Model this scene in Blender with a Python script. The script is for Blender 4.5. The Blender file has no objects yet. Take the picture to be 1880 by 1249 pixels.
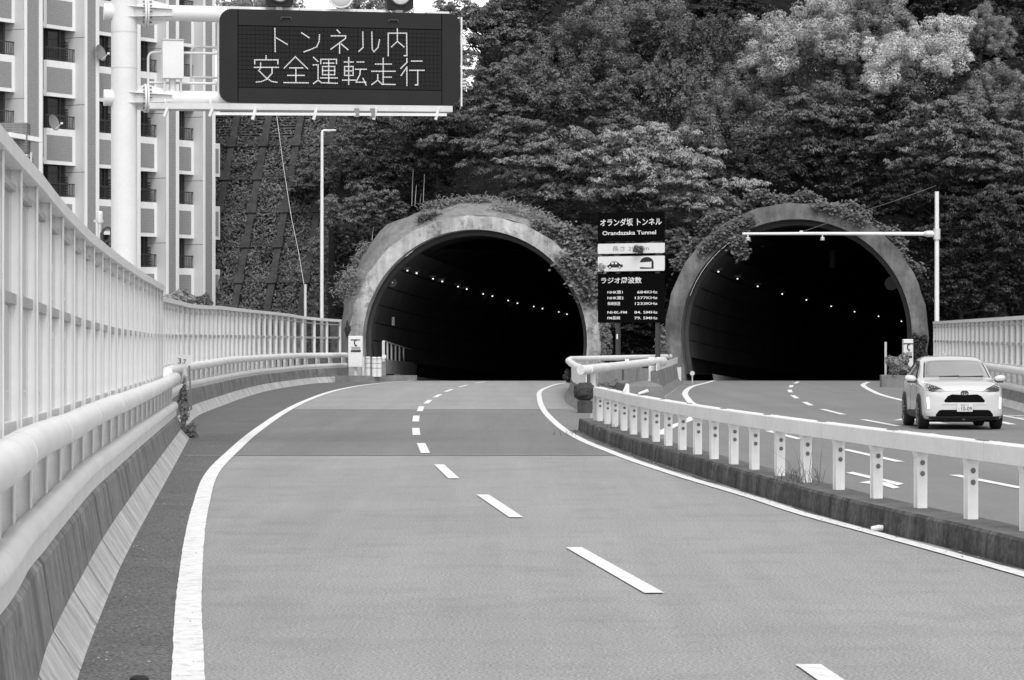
import bpy, bmesh, math, random
import numpy as np
from mathutils import Vector, Matrix
from mathutils.bvhtree import BVHTree

# ------------------------------------------------------------------ camera, sky, sun, exposure
scene = bpy.context.scene
COL = scene.collection
F, HZ, CX, EYE = 5640.0, 612.0, 940.0, 2.09      # focal length and horizon in photo pixels, eye height in m
cam_data = bpy.data.cameras.new('camera')
cam = bpy.data.objects.new('camera', cam_data); COL.objects.link(cam)
cam.location = (0, 0, EYE); cam.rotation_euler = (math.pi / 2, 0, 0)
cam_data.sensor_fit = 'HORIZONTAL'; cam_data.sensor_width = 36.0
cam_data.lens = 36.0 * F / 1880.0
cam_data.shift_y = -12.5 / 1880.0
cam_data.clip_start = 0.5; cam_data.clip_end = 3000
scene.camera = cam

SUN_ELEV, SUN_AZ = math.radians(55), math.radians(174)   # azimuth clockwise from +Y: behind the camera, to the left
world = bpy.data.worlds.new('World'); scene.world = world; world.use_nodes = True
nt = world.node_tree; nt.nodes.clear()
sky = nt.nodes.new('ShaderNodeTexSky'); sky.sky_type = 'NISHITA'; sky.sun_disc = False
sky.sun_elevation = SUN_ELEV; sky.sun_rotation = SUN_AZ
sky.air_density = 1.0; sky.dust_density = 1.0; sky.ozone_density = 1.0
bw = nt.nodes.new('ShaderNodeRGBToBW')
bg = nt.nodes.new('ShaderNodeBackground'); bg.inputs['Strength'].default_value = 0.13
wo = nt.nodes.new('ShaderNodeOutputWorld')
# thin broken cloud over the whole sky
wtc = nt.nodes.new('ShaderNodeTexCoord'); wno = nt.nodes.new('ShaderNodeTexNoise'); wno.inputs['Scale'].default_value = 4.0; wno.inputs['Detail'].default_value = 6
wmr = nt.nodes.new('ShaderNodeMapRange'); wmr.inputs['From Min'].default_value = 0.35; wmr.inputs['From Max'].default_value = 0.65
wmr.inputs['To Min'].default_value = 0.75; wmr.inputs['To Max'].default_value = 1.55
wmu = nt.nodes.new('ShaderNodeMath'); wmu.operation = 'MULTIPLY'
nt.links.new(wtc.outputs['Generated'], wno.inputs['Vector']); nt.links.new(wno.outputs['Fac'], wmr.inputs['Value'])
nt.links.new(sky.outputs[0], bw.inputs[0]); nt.links.new(bw.outputs[0], wmu.inputs[0]); nt.links.new(wmr.outputs[0], wmu.inputs[1]); nt.links.new(wmu.outputs[0], bg.inputs['Color'])
nt.links.new(bg.outputs[0], wo.inputs['Surface'])
sun_data = bpy.data.lights.new('sun', 'SUN'); sun_data.energy = 1.0; sun_data.angle = math.radians(35)
sun = bpy.data.objects.new('sun', sun_data); COL.objects.link(sun)
_s = Vector((math.sin(SUN_AZ) * math.cos(SUN_ELEV), math.cos(SUN_AZ) * math.cos(SUN_ELEV), math.sin(SUN_ELEV)))
sun.rotation_euler = (-_s).to_track_quat('-Z', 'Y').to_euler()
sun.location = (-20, -20, 60)
scene.view_settings.view_transform = 'Standard'; scene.view_settings.look = 'None'
scene.view_settings.exposure = 1.1; scene.view_settings.gamma = 1.0
scene.render.engine = 'CYCLES'
scene.cycles.max_bounces = 6; scene.cycles.transparent_max_bounces = 24
scene.cycles.use_denoising = True
rng = random.Random(7)

# ------------------------------------------------------------------ photo measurements -> world
def G(px, py, z=0.0):
    d = F * (EYE - z) / (py - HZ)
    return Vector(((px - CX) * d / F, d, z))
def P(px, py, d):
    return Vector(((px - CX) * d / F, d, EYE + (HZ - py) * d / F))

# ------------------------------------------------------------------ mesh helpers
class MB:
    def __init__(s): s.v = []; s.f = []; s.uv = None
    def add(s, vs, fs):
        n = len(s.v); s.v.extend([tuple(v) for v in vs]); s.f.extend([tuple(i + n for i in f) for f in fs])
    def poly(s, pts): s.add(pts, [tuple(range(len(pts)))])
    def box(s, c, d, rz=0.0):
        c = Vector(c); x, y, z = d[0] / 2, d[1] / 2, d[2] / 2
        R = Matrix.Rotation(rz, 3, 'Z')
        vs = [c + R @ Vector((sx * x, sy * y, sz * z)) for sz in (-1, 1) for sx, sy in ((-1, -1), (1, -1), (1, 1), (-1, 1))]
        s.add(vs, [(0, 3, 2, 1), (4, 5, 6, 7), (0, 1, 5, 4), (1, 2, 6, 5), (2, 3, 7, 6), (3, 0, 4, 7)])
    def bar(s, p, q, w, h, up=(0, 0, 1)):
        p, q = Vector(p), Vector(q); t = (q - p).normalized(); u = Vector(up)
        if abs(t.dot(u)) > 0.98: u = Vector((0, 1, 0))
        r = t.cross(u).normalized(); n = r.cross(t).normalized()
        vs = [b + r * sx * w / 2 + n * sz * h / 2 for b in (p, q) for sx, sz in ((-1, -1), (1, -1), (1, 1), (-1, 1))]
        s.add(vs, [(0, 1, 2, 3), (7, 6, 5, 4), (0, 4, 5, 1), (1, 5, 6, 2), (2, 6, 7, 3), (3, 7, 4, 0)])
    def tube(s, pts, r, seg=10, caps=True):
        pts = [Vector(p) for p in pts]; n = len(pts)
        rs = r if isinstance(r, (list, tuple)) else [r] * n
        base = len(s.v); prev = None; fs = []
        for i, p in enumerate(pts):
            t = (pts[min(i + 1, n - 1)] - pts[max(i - 1, 0)])
            t = t.normalized() if t.length > 1e-9 else Vector((0, 0, 1))
            if prev is None:
                a = Vector((0, 0, 1)) if abs(t.z) < 0.9 else Vector((1, 0, 0))
                nn = t.cross(a).normalized()
            else:
                nn = prev - t * prev.dot(t); nn.normalize()
            prev = nn; b = t.cross(nn)
            for k in range(seg):
                an = 2 * math.pi * k / seg
                s.v.append(tuple(p + (nn * math.cos(an) + b * math.sin(an)) * rs[i]))
        for i in range(n - 1):
            for k in range(seg):
                k2 = (k + 1) % seg
                fs.append((base + i * seg + k, base + i * seg + k2, base + (i + 1) * seg + k2, base + (i + 1) * seg + k))
        if caps:
            fs.append(tuple(base + k for k in reversed(range(seg))))
            fs.append(tuple(base + (n - 1) * seg + k for k in range(seg)))
        s.f.extend(fs)
    def disc(s, c, r, normal=(0, -1, 0), seg=16, depth=0.0):
        c = Vector(c); nn = Vector(normal).normalized(); p = c - nn * depth
        s.tube([p, c + nn * 1e-4] if depth == 0 else [p, c], r, seg)
    def prism(s, outline, axis_p, axis_q):   # outline: list of Vectors at p; extruded by (q-p)
        dv = Vector(axis_q) - Vector(axis_p); n = len(outline)
        vs = [Vector(o) for o in outline] + [Vector(o) + dv for o in outline]
        s.add(vs, [tuple(reversed(range(n))), tuple(range(n, 2 * n))] + [(i, (i + 1) % n, (i + 1) % n + n, i + n) for i in range(n)])
    def sweep(s, pts, profs, closed=True, caps=True):
        """pts: Vectors along the path; profs: one profile or one per point, list of (offset to the right, height)."""
        n = len(pts); per = isinstance(profs[0][0], (list, tuple)); base = len(s.v); m = len(profs[0]) if per else len(profs)
        uv = [] ; dist = 0.0
        for i, p in enumerate(pts):
            t = Vector(pts[min(i + 1, n - 1)]) - Vector(pts[max(i - 1, 0)]); t.z = 0; t.normalize(); r = Vector((t.y, -t.x, 0))
            if i: dist += (Vector(pts[i]) - Vector(pts[i - 1])).length
            pr = profs[i] if per else profs
            a = 0.0
            for k, (o, h) in enumerate(pr):
                if k: a += math.hypot(o - pr[k - 1][0], h - pr[k - 1][1])
                s.v.append(tuple(Vector(p) + r * o + Vector((0, 0, h)))); uv.append((dist, a))
        if s.uv is None: s.uv = {}
        for j, q in enumerate(uv): s.uv[base + j] = q
        rngk = range(m) if closed else range(m - 1)
        for i in range(n - 1):
            for k in rngk:
                k2 = (k + 1) % m
                s.f.append((base + i * m + k, base + i * m + k2, base + (i + 1) * m + k2, base + (i + 1) * m + k))
        if caps and closed:
            s.f.append(tuple(base + k for k in reversed(range(m)))); s.f.append(tuple(base + (n - 1) * m + k for k in range(m)))
    def build(s, name, mat, parent=None, local=False, smooth=None, bevel=0.0, origin=None):
        off = Vector((0, 0, 0))
        if origin is not None: off = Vector(origin)
        elif parent is not None and not local:
            off = wloc(parent)
        me = bpy.data.meshes.new(name)
        me.from_pydata([(v[0] - off.x, v[1] - off.y, v[2] - off.z) for v in s.v], [], s.f)
        if s.uv:
            ul = me.uv_layers.new(name='UVMap')
            li = np.zeros(len(me.loops), dtype=np.int32); me.loops.foreach_get('vertex_index', li)
            arr = np.zeros((len(s.v), 2))
            for k, q in s.uv.items(): arr[k] = q
            ul.data.foreach_set('uv', arr[li].astype(np.float32).ravel())
        bm = bmesh.new(); bm.from_mesh(me); bmesh.ops.recalc_face_normals(bm, faces=bm.faces)
        if bevel > 0:
            ed = [e for e in bm.edges if len(e.link_faces) == 2 and e.calc_face_angle(0) > 0.6]
            bmesh.ops.bevel(bm, geom=ed, offset=bevel, segments=2, affect='EDGES', profile=0.5)
        bm.to_mesh(me); bm.free()
        me.materials.append(mat)
        o = bpy.data.objects.new(name, me); COL.objects.link(o)
        if parent is not None:
            o.parent = parent
            if origin is not None: o.location = off - wloc(parent)
        elif origin is not None: o.location = off
        if smooth is not None:
            me.shade_auto_smooth(angle=smooth) if hasattr(me, 'shade_auto_smooth') else None
            try: me.set_sharp_from_angle(angle=smooth)
            except Exception: pass
            me.polygons.foreach_set('use_smooth', [True] * len(me.polygons))
        return o

def wloc(o):
    v = Vector((0, 0, 0))
    while o is not None: v += o.location; o = o.parent
    return v
def tag(o, label=None, cat=None, group=None, kind=None):
    if label: o['label'] = label
    if cat: o['category'] = cat
    if group: o['group'] = group
    if kind: o['kind'] = kind
    return o
def thing(name, label, cat, loc, rz=0.0, group=None):
    o = bpy.data.objects.new(name, None); COL.objects.link(o); o.empty_display_size = 0.2
    o.location = loc; o.rotation_euler = (0, 0, rz)
    return tag(o, label, cat, group)
def struct(o): o['kind'] = 'structure'; return o
def stuff(o, label, cat): o['kind'] = 'stuff'; return tag(o, label, cat)
def copy_tree(o, parent=None):
    c = o.copy(); COL.objects.link(c); c.parent = parent
    for ch in [k for k in o.children]: copy_tree(ch, c)
    return c
def repeat(o, loc, rz=0.0, scale=None):
    """a copy of a part (with its sub-parts) under the same parent, at a world position"""
    c = copy_tree(o, o.parent); c.location = Vector(loc) - wloc(o.parent); c.rotation_euler = (0, 0, rz)
    if scale: c.scale = scale
    return c
SM = math.radians(40)

def curve_pts(pts, step):
    """Catmull-Rom through the points, resampled at an even step"""
    p = [Vector(q) for q in pts]; p = [p[0] * 2 - p[1]] + p + [p[-1] * 2 - p[-2]]; out = []
    for i in range(1, len(p) - 2):
        for k in range(24):
            t = k / 24.0; a, b, c, d = p[i - 1], p[i], p[i + 1], p[i + 2]
            out.append(0.5 * ((2 * b) + (-a + c) * t + (2 * a - 5 * b + 4 * c - d) * t * t + (-a + 3 * b - 3 * c + d) * t ** 3))
    out.append(p[-2])
    cum = [0.0]
    for i in range(1, len(out)): cum.append(cum[-1] + (out[i] - out[i - 1]).length)
    n = max(1, int(round(cum[-1] / step))); res = []
    xs = np.linspace(0, cum[-1], n + 1)
    A = np.array([list(o) for o in out])
    for x in xs: res.append(Vector([np.interp(x, cum, A[:, j]) for j in range(3)]))
    return res
def offset_path(pts, o):
    n = len(pts); res = []
    for i, p in enumerate(pts):
        t = pts[min(i + 1, n - 1)] - pts[max(i - 1, 0)]; t.z = 0; t.normalize()
        res.append(p + Vector((t.y, -t.x, 0)) * o)
    return res

# ------------------------------------------------------------------ materials (the photograph is black and white: every colour is a grey)
def mat(name, g, rough=0.6, stain=0.0, stain_scale=0.6, grain=0.0, grain_scale=40.0, streak=0.0, streak_scale=(3, 3, 0.25), uv=False,
        spec=0.3, bump=0.0, metallic=0.0, emit=0.0, dark_spots=0.0, spot_scale=4.0, coat=0.0):
    m = bpy.data.materials.new(name); m.use_nodes = True; t = m.node_tree; b = t.nodes['Principled BSDF']
    b.inputs['Roughness'].default_value = rough; b.inputs['Metallic'].default_value = metallic
    b.inputs['Specular IOR Level'].default_value = spec; b.inputs['Coat Weight'].default_value = coat
    b.inputs['Base Color'].default_value = (g, g, g, 1)
    if emit: b.inputs['Emission Color'].default_value = (1, 1, 1, 1); b.inputs['Emission Strength'].default_value = emit
    tc = t.nodes.new('ShaderNodeTexCoord'); src = tc.outputs['UV'] if uv else tc.outputs['Object']
    val = None
    def noise(scale, detail, vec=None, rough_=0.6):
        n = t.nodes.new('ShaderNodeTexNoise'); n.inputs['Scale'].default_value = scale; n.inputs['Detail'].default_value = detail
        n.inputs['Roughness'].default_value = rough_; t.links.new(vec or src, n.inputs['Vector']); return n.outputs['Fac']
    def ramp(x, lo, hi, a, c):
        r = t.nodes.new('ShaderNodeMapRange'); r.inputs['From Min'].default_value = lo; r.inputs['From Max'].default_value = hi
        r.inputs['To Min'].default_value = a; r.inputs['To Max'].default_value = c; t.links.new(x, r.inputs['Value']); return r.outputs[0]
    def mul(x, y):
        q = t.nodes.new('ShaderNodeMath'); q.operation = 'MULTIPLY'; t.links.new(x, q.inputs[0])
        if isinstance(y, float): q.inputs[1].default_value = y
        else: t.links.new(y, q.inputs[1])
        return q.outputs[0]
    layers = []
    if stain: layers.append(ramp(noise(stain_scale, 6), 0.3, 0.7, 1 - stain, 1 + stain))
    if grain: layers.append(ramp(noise(grain_scale, 3), 0.3, 0.7, 1 - grain, 1 + grain))
    if streak:
        mp = t.nodes.new('ShaderNodeMapping'); mp.inputs['Scale'].default_value = streak_scale; t.links.new(src, mp.inputs['Vector'])
        layers.append(ramp(noise(1.0, 5, mp.outputs[0], 0.7), 0.32, 0.68, 1 - streak, 1 + streak))
    if dark_spots: layers.append(ramp(noise(spot_scale, 8, None, 0.75), 0.50, 0.62, 1.0, 1 - dark_spots))
    if layers:
        x = layers[0]
        for y in layers[1:]: x = mul(x, y)
        x = mul(x, float(g)); t.links.new(x, b.inputs['Base Color'])
        if bump:
            bp = t.nodes.new('ShaderNodeBump'); bp.inputs['Strength'].default_value = bump; bp.inputs['Distance'].default_value = 0.02
            t.links.new(noise(grain_scale, 4), bp.inputs['Height']); t.links.new(bp.outputs[0], b.inputs['Normal'])
    return m
def leaf_mat(name, g, var=0.35, trans=0.12, rough=0.45, spec=0.35):
    m = bpy.data.materials.new(name); m.use_nodes = True; t = m.node_tree; b = t.nodes['Principled BSDF']
    b.inputs['Roughness'].default_value = rough; b.inputs['Specular IOR Level'].default_value = spec
    tc = t.nodes.new('ShaderNodeTexCoord'); n = t.nodes.new('ShaderNodeTexNoise'); n.inputs['Scale'].default_value = 1.1; n.inputs['Detail'].default_value = 3
    t.links.new(tc.outputs['Object'], n.inputs['Vector'])
    gi = t.nodes.new('ShaderNodeObjectInfo')
    r = t.nodes.new('ShaderNodeMapRange'); r.inputs['From Min'].default_value = 0.3; r.inputs['From Max'].default_value = 0.7
    r.inputs['To Min'].default_value = g * (1 - var); r.inputs['To Max'].default_value = g * (1 + var); t.links.new(n.outputs['Fac'], r.inputs['Value'])
    r2 = t.nodes.new('ShaderNodeMapRange'); r2.inputs['To Min'].default_value = 0.75; r2.inputs['To Max'].default_value = 1.25
    t.links.new(gi.outputs['Random'], r2.inputs['Value'])
    q = t.nodes.new('ShaderNodeMath'); q.operation = 'MULTIPLY'; t.links.new(r.outputs[0], q.inputs[0]); t.links.new(r2.outputs[0], q.inputs[1])
    t.links.new(q.outputs[0], b.inputs['Base Color'])
    tr = t.nodes.new('ShaderNodeBsdfTranslucent'); t.links.new(q.outputs[0], tr.inputs['Color'])
    mx = t.nodes.new('ShaderNodeMixShader'); mx.inputs[0].default_value = trans
    t.links.new(b.outputs[0], mx.inputs[1]); t.links.new(tr.outputs[0], mx.inputs[2])
    t.links.new(mx.outputs[0], t.nodes['Material Output'].inputs['Surface'])
    return m
def acrylic_mat(name, dust=0.22, g=0.36):
    """dusty clear acrylic: see-through, with a film of dust and a mirror sheen that grows towards grazing view"""
    m = bpy.data.materials.new(name); m.use_nodes = True; t = m.node_tree; b = t.nodes['Principled BSDF']
    t.nodes.remove(b); df = t.nodes.new('ShaderNodeBsdfDiffuse'); df.inputs['Color'].default_value = (g, g, g, 1)
    tc = t.nodes.new('ShaderNodeTexCoord'); n = t.nodes.new('ShaderNodeTexNoise'); n.inputs['Scale'].default_value = 1.3; n.inputs['Detail'].default_value = 5
    t.links.new(tc.outputs['Object'], n.inputs['Vector'])
    r = t.nodes.new('ShaderNodeMapRange'); r.inputs['From Min'].default_value = 0.3; r.inputs['From Max'].default_value = 0.7
    r.inputs['To Min'].default_value = dust * 0.6; r.inputs['To Max'].default_value = dust * 1.4; t.links.new(n.outputs['Fac'], r.inputs['Value'])
    tr = t.nodes.new('ShaderNodeBsdfTransparent'); tr.inputs['Color'].default_value = (0.62, 0.62, 0.62, 1)
    m1 = t.nodes.new('ShaderNodeMixShader'); t.links.new(r.outputs[0], m1.inputs[0]); t.links.new(tr.outputs[0], m1.inputs[1]); t.links.new(df.outputs[0], m1.inputs[2])
    gl = t.nodes.new('ShaderNodeBsdfGlossy'); gl.inputs['Roughness'].default_value = 0.06; gl.inputs['Color'].default_value = (.85, .85, .85, 1)
    lw = t.nodes.new('ShaderNodeLayerWeight'); pw = t.nodes.new('ShaderNodeMath'); pw.operation = 'POWER'; pw.inputs[1].default_value = 5.0
    t.links.new(lw.outputs['Facing'], pw.inputs[0]); fr = t.nodes.new('ShaderNodeMapRange'); fr.inputs['To Min'].default_value = 0.04; fr.inputs['To Max'].default_value = 0.95
    t.links.new(pw.outputs[0], fr.inputs['Value'])
    m2 = t.nodes.new('ShaderNodeMixShader'); t.links.new(fr.outputs[0], m2.inputs[0]); t.links.new(m1.outputs[0], m2.inputs[1]); t.links.new(gl.outputs[0], m2.inputs[2])
    t.links.new(m2.outputs[0], t.nodes['Material Output'].inputs['Surface'])
    return m

M = {}
M['white'] = mat('white_paint', 0.66, 0.45, stain=0.05, stain_scale=2.0, grain=0.03, grain_scale=25)
M['white_dirty'] = mat('weathered_white_paint', 0.70, 0.5, stain=0.10, stain_scale=1.5, dark_spots=0.12, spot_scale=3)
M['rail_white'] = mat('rail_white', 0.80, 0.42, stain=0.07, stain_scale=1.2, grain=0.04, grain_scale=12)
M['galv'] = mat('galvanised_steel', 0.55, 0.5, stain=0.12, stain_scale=2.5, metallic=0.2)
M['mid_rail'] = mat('dull_rail_paint', 0.42, 0.5, stain=0.1, stain_scale=2.0)
M['web'] = mat('light_grey_panel', 0.20, 0.5, stain=0.1, stain_scale=2.0)
M['asphalt'] = mat('old_asphalt', 0.305, 0.85, stain=0.06, stain_scale=0.25, grain=0.55, grain_scale=48, streak=.085, streak_scale=(1.1, .03, 1), dark_spots=.10, spot_scale=.9, spec=0.2, bump=0.3)
M['asphalt_new'] = mat('newer_asphalt', 0.192, 0.85, stain=0.06, stain_scale=0.3, streak=.10, streak_scale=(1.1, .03, 1), grain=0.5, grain_scale=42, spec=0.2, bump=0.2)
M['shoulder'] = mat('shoulder_asphalt', 0.135, 0.85, stain=0.12, stain_scale=0.7, grain=0.85, grain_scale=42, spec=0.2, bump=0.3)
M['asphalt_right'] = mat('far_lane_asphalt', 0.205, 0.85, streak=.08, streak_scale=(1.1, .03, 1), stain=0.06, stain_scale=0.3, grain=0.25, grain_scale=75, spec=0.2, bump=0.2)
M['seam'] = mat('road_joint', 0.30, 0.8, stain=0.2, stain_scale=2)
M['marking'] = mat('road_paint', 0.80, 0.6, stain=0.04, stain_scale=1.0, grain=0.06, grain_scale=50, dark_spots=0.28, spot_scale=7)
M['barrier'] = mat('barrier_concrete', 0.22, 0.8, stain=0.12, stain_scale=0.8, streak=0.6, streak_scale=(1.1, 0.18, 1), uv=True, grain=0.2, grain_scale=16, dark_spots=.38, spot_scale=1.1, spec=0.2)
M['skirt'] = mat('barrier_foot_concrete', 0.47, 0.8, streak=0.30, streak_scale=(2.6, 0.8, 1), grain=.12, grain_scale=9, uv=True, stain=0.15, stain_scale=1.2, spec=0.2)
M['joint'] = mat('barrier_joint', 0.07, 0.9)
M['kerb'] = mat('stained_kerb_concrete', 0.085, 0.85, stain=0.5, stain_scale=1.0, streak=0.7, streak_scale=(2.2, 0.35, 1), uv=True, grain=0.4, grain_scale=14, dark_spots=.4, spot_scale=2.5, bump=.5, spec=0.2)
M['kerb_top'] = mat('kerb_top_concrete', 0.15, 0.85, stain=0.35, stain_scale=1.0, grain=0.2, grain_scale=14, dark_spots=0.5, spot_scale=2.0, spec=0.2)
M['portal_light'] = mat('pale_portal_concrete', 0.40, 0.85, stain=0.25, stain_scale=0.8, streak=.32, streak_scale=(2.2, 2.2, .25), grain=0.15, grain_scale=3, dark_spots=0.6, spot_scale=1.6, spec=0.2)
M['collar'] = mat('collar_concrete', 0.21, 0.85, stain=0.3, stain_scale=0.7, grain=0.2, grain_scale=5, dark_spots=0.4, spot_scale=0.7, spec=0.2)
M['portal_dark'] = mat('weathered_portal_concrete', 0.135, 0.85, stain=0.4, stain_scale=0.7, grain=0.2, grain_scale=4, streak=0.35, streak_scale=(2, 2, 0.3), dark_spots=0.45, spot_scale=1.0, spec=0.2)  # darker base than the left ring, with stains and streaks
M['lining'] = mat('sooty_tunnel_lining', 0.022, 0.8, stain=0.3, stain_scale=0.5, spec=0.15)  # darkness of the tunnel interior put into the lining colour
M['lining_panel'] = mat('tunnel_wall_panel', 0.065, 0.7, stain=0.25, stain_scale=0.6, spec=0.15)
M['concrete'] = mat('grey_concrete', 0.20, 0.85, stain=0.25, stain_scale=1.5, grain=0.1, grain_scale=15, spec=0.2)
M['concrete_dark'] = mat('mossy_concrete', 0.055, 0.9, stain=0.35, stain_scale=1.2, grain=0.2, grain_scale=8, spec=0.1)
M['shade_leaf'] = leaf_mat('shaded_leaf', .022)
M['soil'] = mat('dark_soil', 0.012, 0.95, stain=0.4, stain_scale=1.0, grain=0.3, grain_scale=5, spec=0.05)  # near-black base puts the shadow between the crowns into the colour
M['ground'] = mat('ground', 0.10, 0.95, stain=0.2, stain_scale=0.2)
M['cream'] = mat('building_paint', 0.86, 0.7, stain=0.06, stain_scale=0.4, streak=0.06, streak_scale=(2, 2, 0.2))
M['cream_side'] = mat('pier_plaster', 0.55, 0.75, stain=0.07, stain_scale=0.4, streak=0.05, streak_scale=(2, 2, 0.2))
M['dark_metal'] = mat('dark_metal', 0.05, 0.5)
M['black'] = mat('black_rubber', 0.018, 0.55, spec=0.4)
M['glass_dark'] = mat('dark_window_glass', 0.02, 0.08, spec=0.6)
M['curtain'] = mat('curtain', 0.30, 0.9, streak=0.3, streak_scale=(8, 8, 0.1))
M['recess'] = mat('balcony_wall', 0.09, 0.8, stain=0.1)  # shade of the balcony recess put into the wall colour
M['sign_black'] = mat('black_sign_face', 0.0035, 0.9, spec=0.03)
M['led_face'] = mat('charcoal_sign_face', 0.017, 0.6, stain=0.12, stain_scale=2.0, grain=0.12, grain_scale=30, spec=0.2)
M['led_grid'] = mat('led_field', 0.010, 0.6, spec=0.2)
M['led'] = mat('lit_led', 0.3, 0.5, emit=0.24)
M['sign_white'] = mat('white_sign_face', 0.66, 0.5, stain=0.06)
M['print_dark'] = mat('dark_print', 0.02, 0.6)
M['print_grey'] = mat('faded_print', 0.30, 0.6)
M['print_white'] = mat('white_print', 0.72, 0.5)
M['lamp_lit'] = mat('lit_tunnel_lamp', 0.8, 0.4, emit=0.9)
M['lens'] = mat('signal_lens', 0.55, 0.25, stain=0.1, spec=0.5)
M['lens_pale'] = mat('beacon_lens', 0.62, 0.3, stain=0.08)
M['bark'] = mat('bark', 0.06, 0.9, streak=0.4, streak_scale=(4, 4, 0.6), spec=0.1)
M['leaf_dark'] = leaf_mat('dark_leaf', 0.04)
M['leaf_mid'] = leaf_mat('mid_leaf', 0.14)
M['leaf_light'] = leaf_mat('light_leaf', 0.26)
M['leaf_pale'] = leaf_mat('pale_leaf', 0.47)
M['leaf_grass'] = leaf_mat('dry_grass', 0.26, 0.4)
M['leaf_fern'] = leaf_mat('slope_leaf', 0.115, 0.4)
M['acrylic'] = acrylic_mat('dusty_acrylic', 0.12)
M['steel_bolt'] = mat('bolt_steel', 0.16, 0.5, metallic=0.4)
def brick_mat(name, g, mortar, bw_, bh, plane='xz'):
    m = mat(name, g, 0.8); t = m.node_tree; b = t.nodes['Principled BSDF']
    tc = t.nodes.new('ShaderNodeTexCoord'); sp = t.nodes.new('ShaderNodeSeparateXYZ'); cb = t.nodes.new('ShaderNodeCombineXYZ')
    t.links.new(tc.outputs['Object'], sp.inputs[0]); t.links.new(sp.outputs[0], cb.inputs[0]); t.links.new(sp.outputs[2], cb.inputs[1])
    br = t.nodes.new('ShaderNodeTexBrick'); br.inputs['Scale'].default_value = 1.0
    br.inputs['Brick Width'].default_value = bw_; br.inputs['Row Height'].default_value = bh; br.inputs['Mortar Size'].default_value = 0.012
    br.offset = 0.0
    for k, c in (('Color1', g * 0.9), ('Color2', g * 1.12), ('Mortar', mortar)): br.inputs[k].default_value = (c, c, c, 1)
    t.links.new(cb.outputs[0], br.inputs['Vector']); t.links.new(br.outputs[0], b.inputs['Base Color'])
    return m
M['brick'] = brick_mat('grey_wall_tile', 0.25, 0.33, 0.12, 0.075)
M['brick_dark'] = brick_mat('dark_wall_tile', 0.14, 0.22, 0.30, 0.10)

def text_mesh(body, size, name, material, parent, align='LEFT', width=None, weight=0.0, depth=0.004, spacing=1.0):
    c = bpy.data.curves.new(name, 'FONT'); c.body = body; c.size = size; c.align_x = align; c.offset = weight * size; c.extrude = depth / 2
    c.space_character = spacing; c.resolution_u = 3
    o = bpy.data.objects.new(name, c); COL.objects.link(o)
    bpy.context.view_layer.update()
    me = bpy.data.meshes.new_from_object(o.evaluated_get(bpy.context.evaluated_depsgraph_get()))
    bpy.data.objects.remove(o); bpy.data.curves.remove(c)
    me.name = name; n = len(me.vertices); a = np.zeros(n * 3, dtype=np.float32); me.vertices.foreach_get('co', a); a = a.reshape(-1, 3)
    if width:
        w = a[:, 0].max() - a[:, 0].min(); x0 = {'LEFT': a[:, 0].min(), 'CENTER': 0.0, 'RIGHT': a[:, 0].max()}[align]
        a[:, 0] = (a[:, 0] - x0) * (width / w)
    a = np.stack([a[:, 0], -a[:, 2], a[:, 1]], 1)       # stand it up: reads towards -Y
    me.vertices.foreach_set('co', a.astype(np.float32).ravel()); me.update()
    me.materials.clear(); me.materials.append(material)
    q = bpy.data.objects.new(name, me); COL.objects.link(q); q.parent = parent
    return q
# ------------------------------------------------------------------ ground and roads
def sheet(name, left, right, z, material, kind=True):
    """a strip between two paths of (x, y) with the same number of points"""
    mb = MB(); n = len(left); vs = []
    for a, b in zip(left, right): vs += [(a[0], a[1], z if len(a) < 3 else a[2] + z), (b[0], b[1], z if len(b) < 3 else b[2] + z)]
    mb.add(vs, [(2 * i, 2 * i + 1, 2 * i + 3, 2 * i + 2) for i in range(n - 1)])
    o = mb.build(name, material)
    if kind: struct(o)
    return o
gm = MB(); gm.poly([(-1500, -1500, -0.6), (1500, -1500, -0.6), (1500, 1500, -0.6), (-1500, 1500, -0.6)])
struct(gm.build('ground', M['ground']))

FOOT_NEAR = [(-1.75, 8.0), (-2.10, 14.0), (-2.61, 18.5), (-3.14, 23.8), (-3.72, 30.0), (-4.93, 44.0), (-6.42, 61.2)]
FOOT_FAR = [(-6.95, 64.5), (-7.33, 69.3), (-7.98, 78.6), (-8.36, 89.3), (-8.72, 102.0), (-8.80, 114.0), (-8.30, 126.0), (-7.55, 130.6), (-6.92, 133.4)]
def lerp_x(pts, d):
    return float(np.interp(d, [p[1] for p in pts], [p[0] for p in pts]))
LEFT_LINE = [(-0.55, 5.0), (-1.95, 18.5), (-2.31, 21.9), (-2.54, 24.15), (-3.15, 30.4), (-3.75, 37.0), (-4.46, 45.7), (-4.98, 55.3), (-5.45, 65.5), (-6.05, 82.0), (-6.38, 97.0), (-6.42, 111.0), (-6.05, 121.5), (-5.45, 128.1), (-4.4, 134.0), (-3.9, 138.0)]
RIGHT_LINE = [(6.3, 8.0), (5.65, 15.0), (4.98, 21.0), (4.42, 26.5), (3.81, 31.7), (3.36, 35.4), (3.01, 39.4), (2.51, 44.3), (2.03, 49.7), (1.71, 54.3), (1.37, 59.8), (1.08, 68.1), (0.87, 81.9), (0.87, 97.0), (1.05, 111.2), (1.74, 124.1), (2.4, 130.0), (2.9, 136.0)]
KERB = [(7.2, 8.0), (5.75, 18.0), (5.0, 23.5), (4.53, 27.2), (4.2, 30.1), (3.88, 32.3), (3.55, 35.2), (3.17, 39.4), (2.82, 43.7), (2.14, 52.4), (1.66, 60.0), (1.42, 66.0)]

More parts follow.
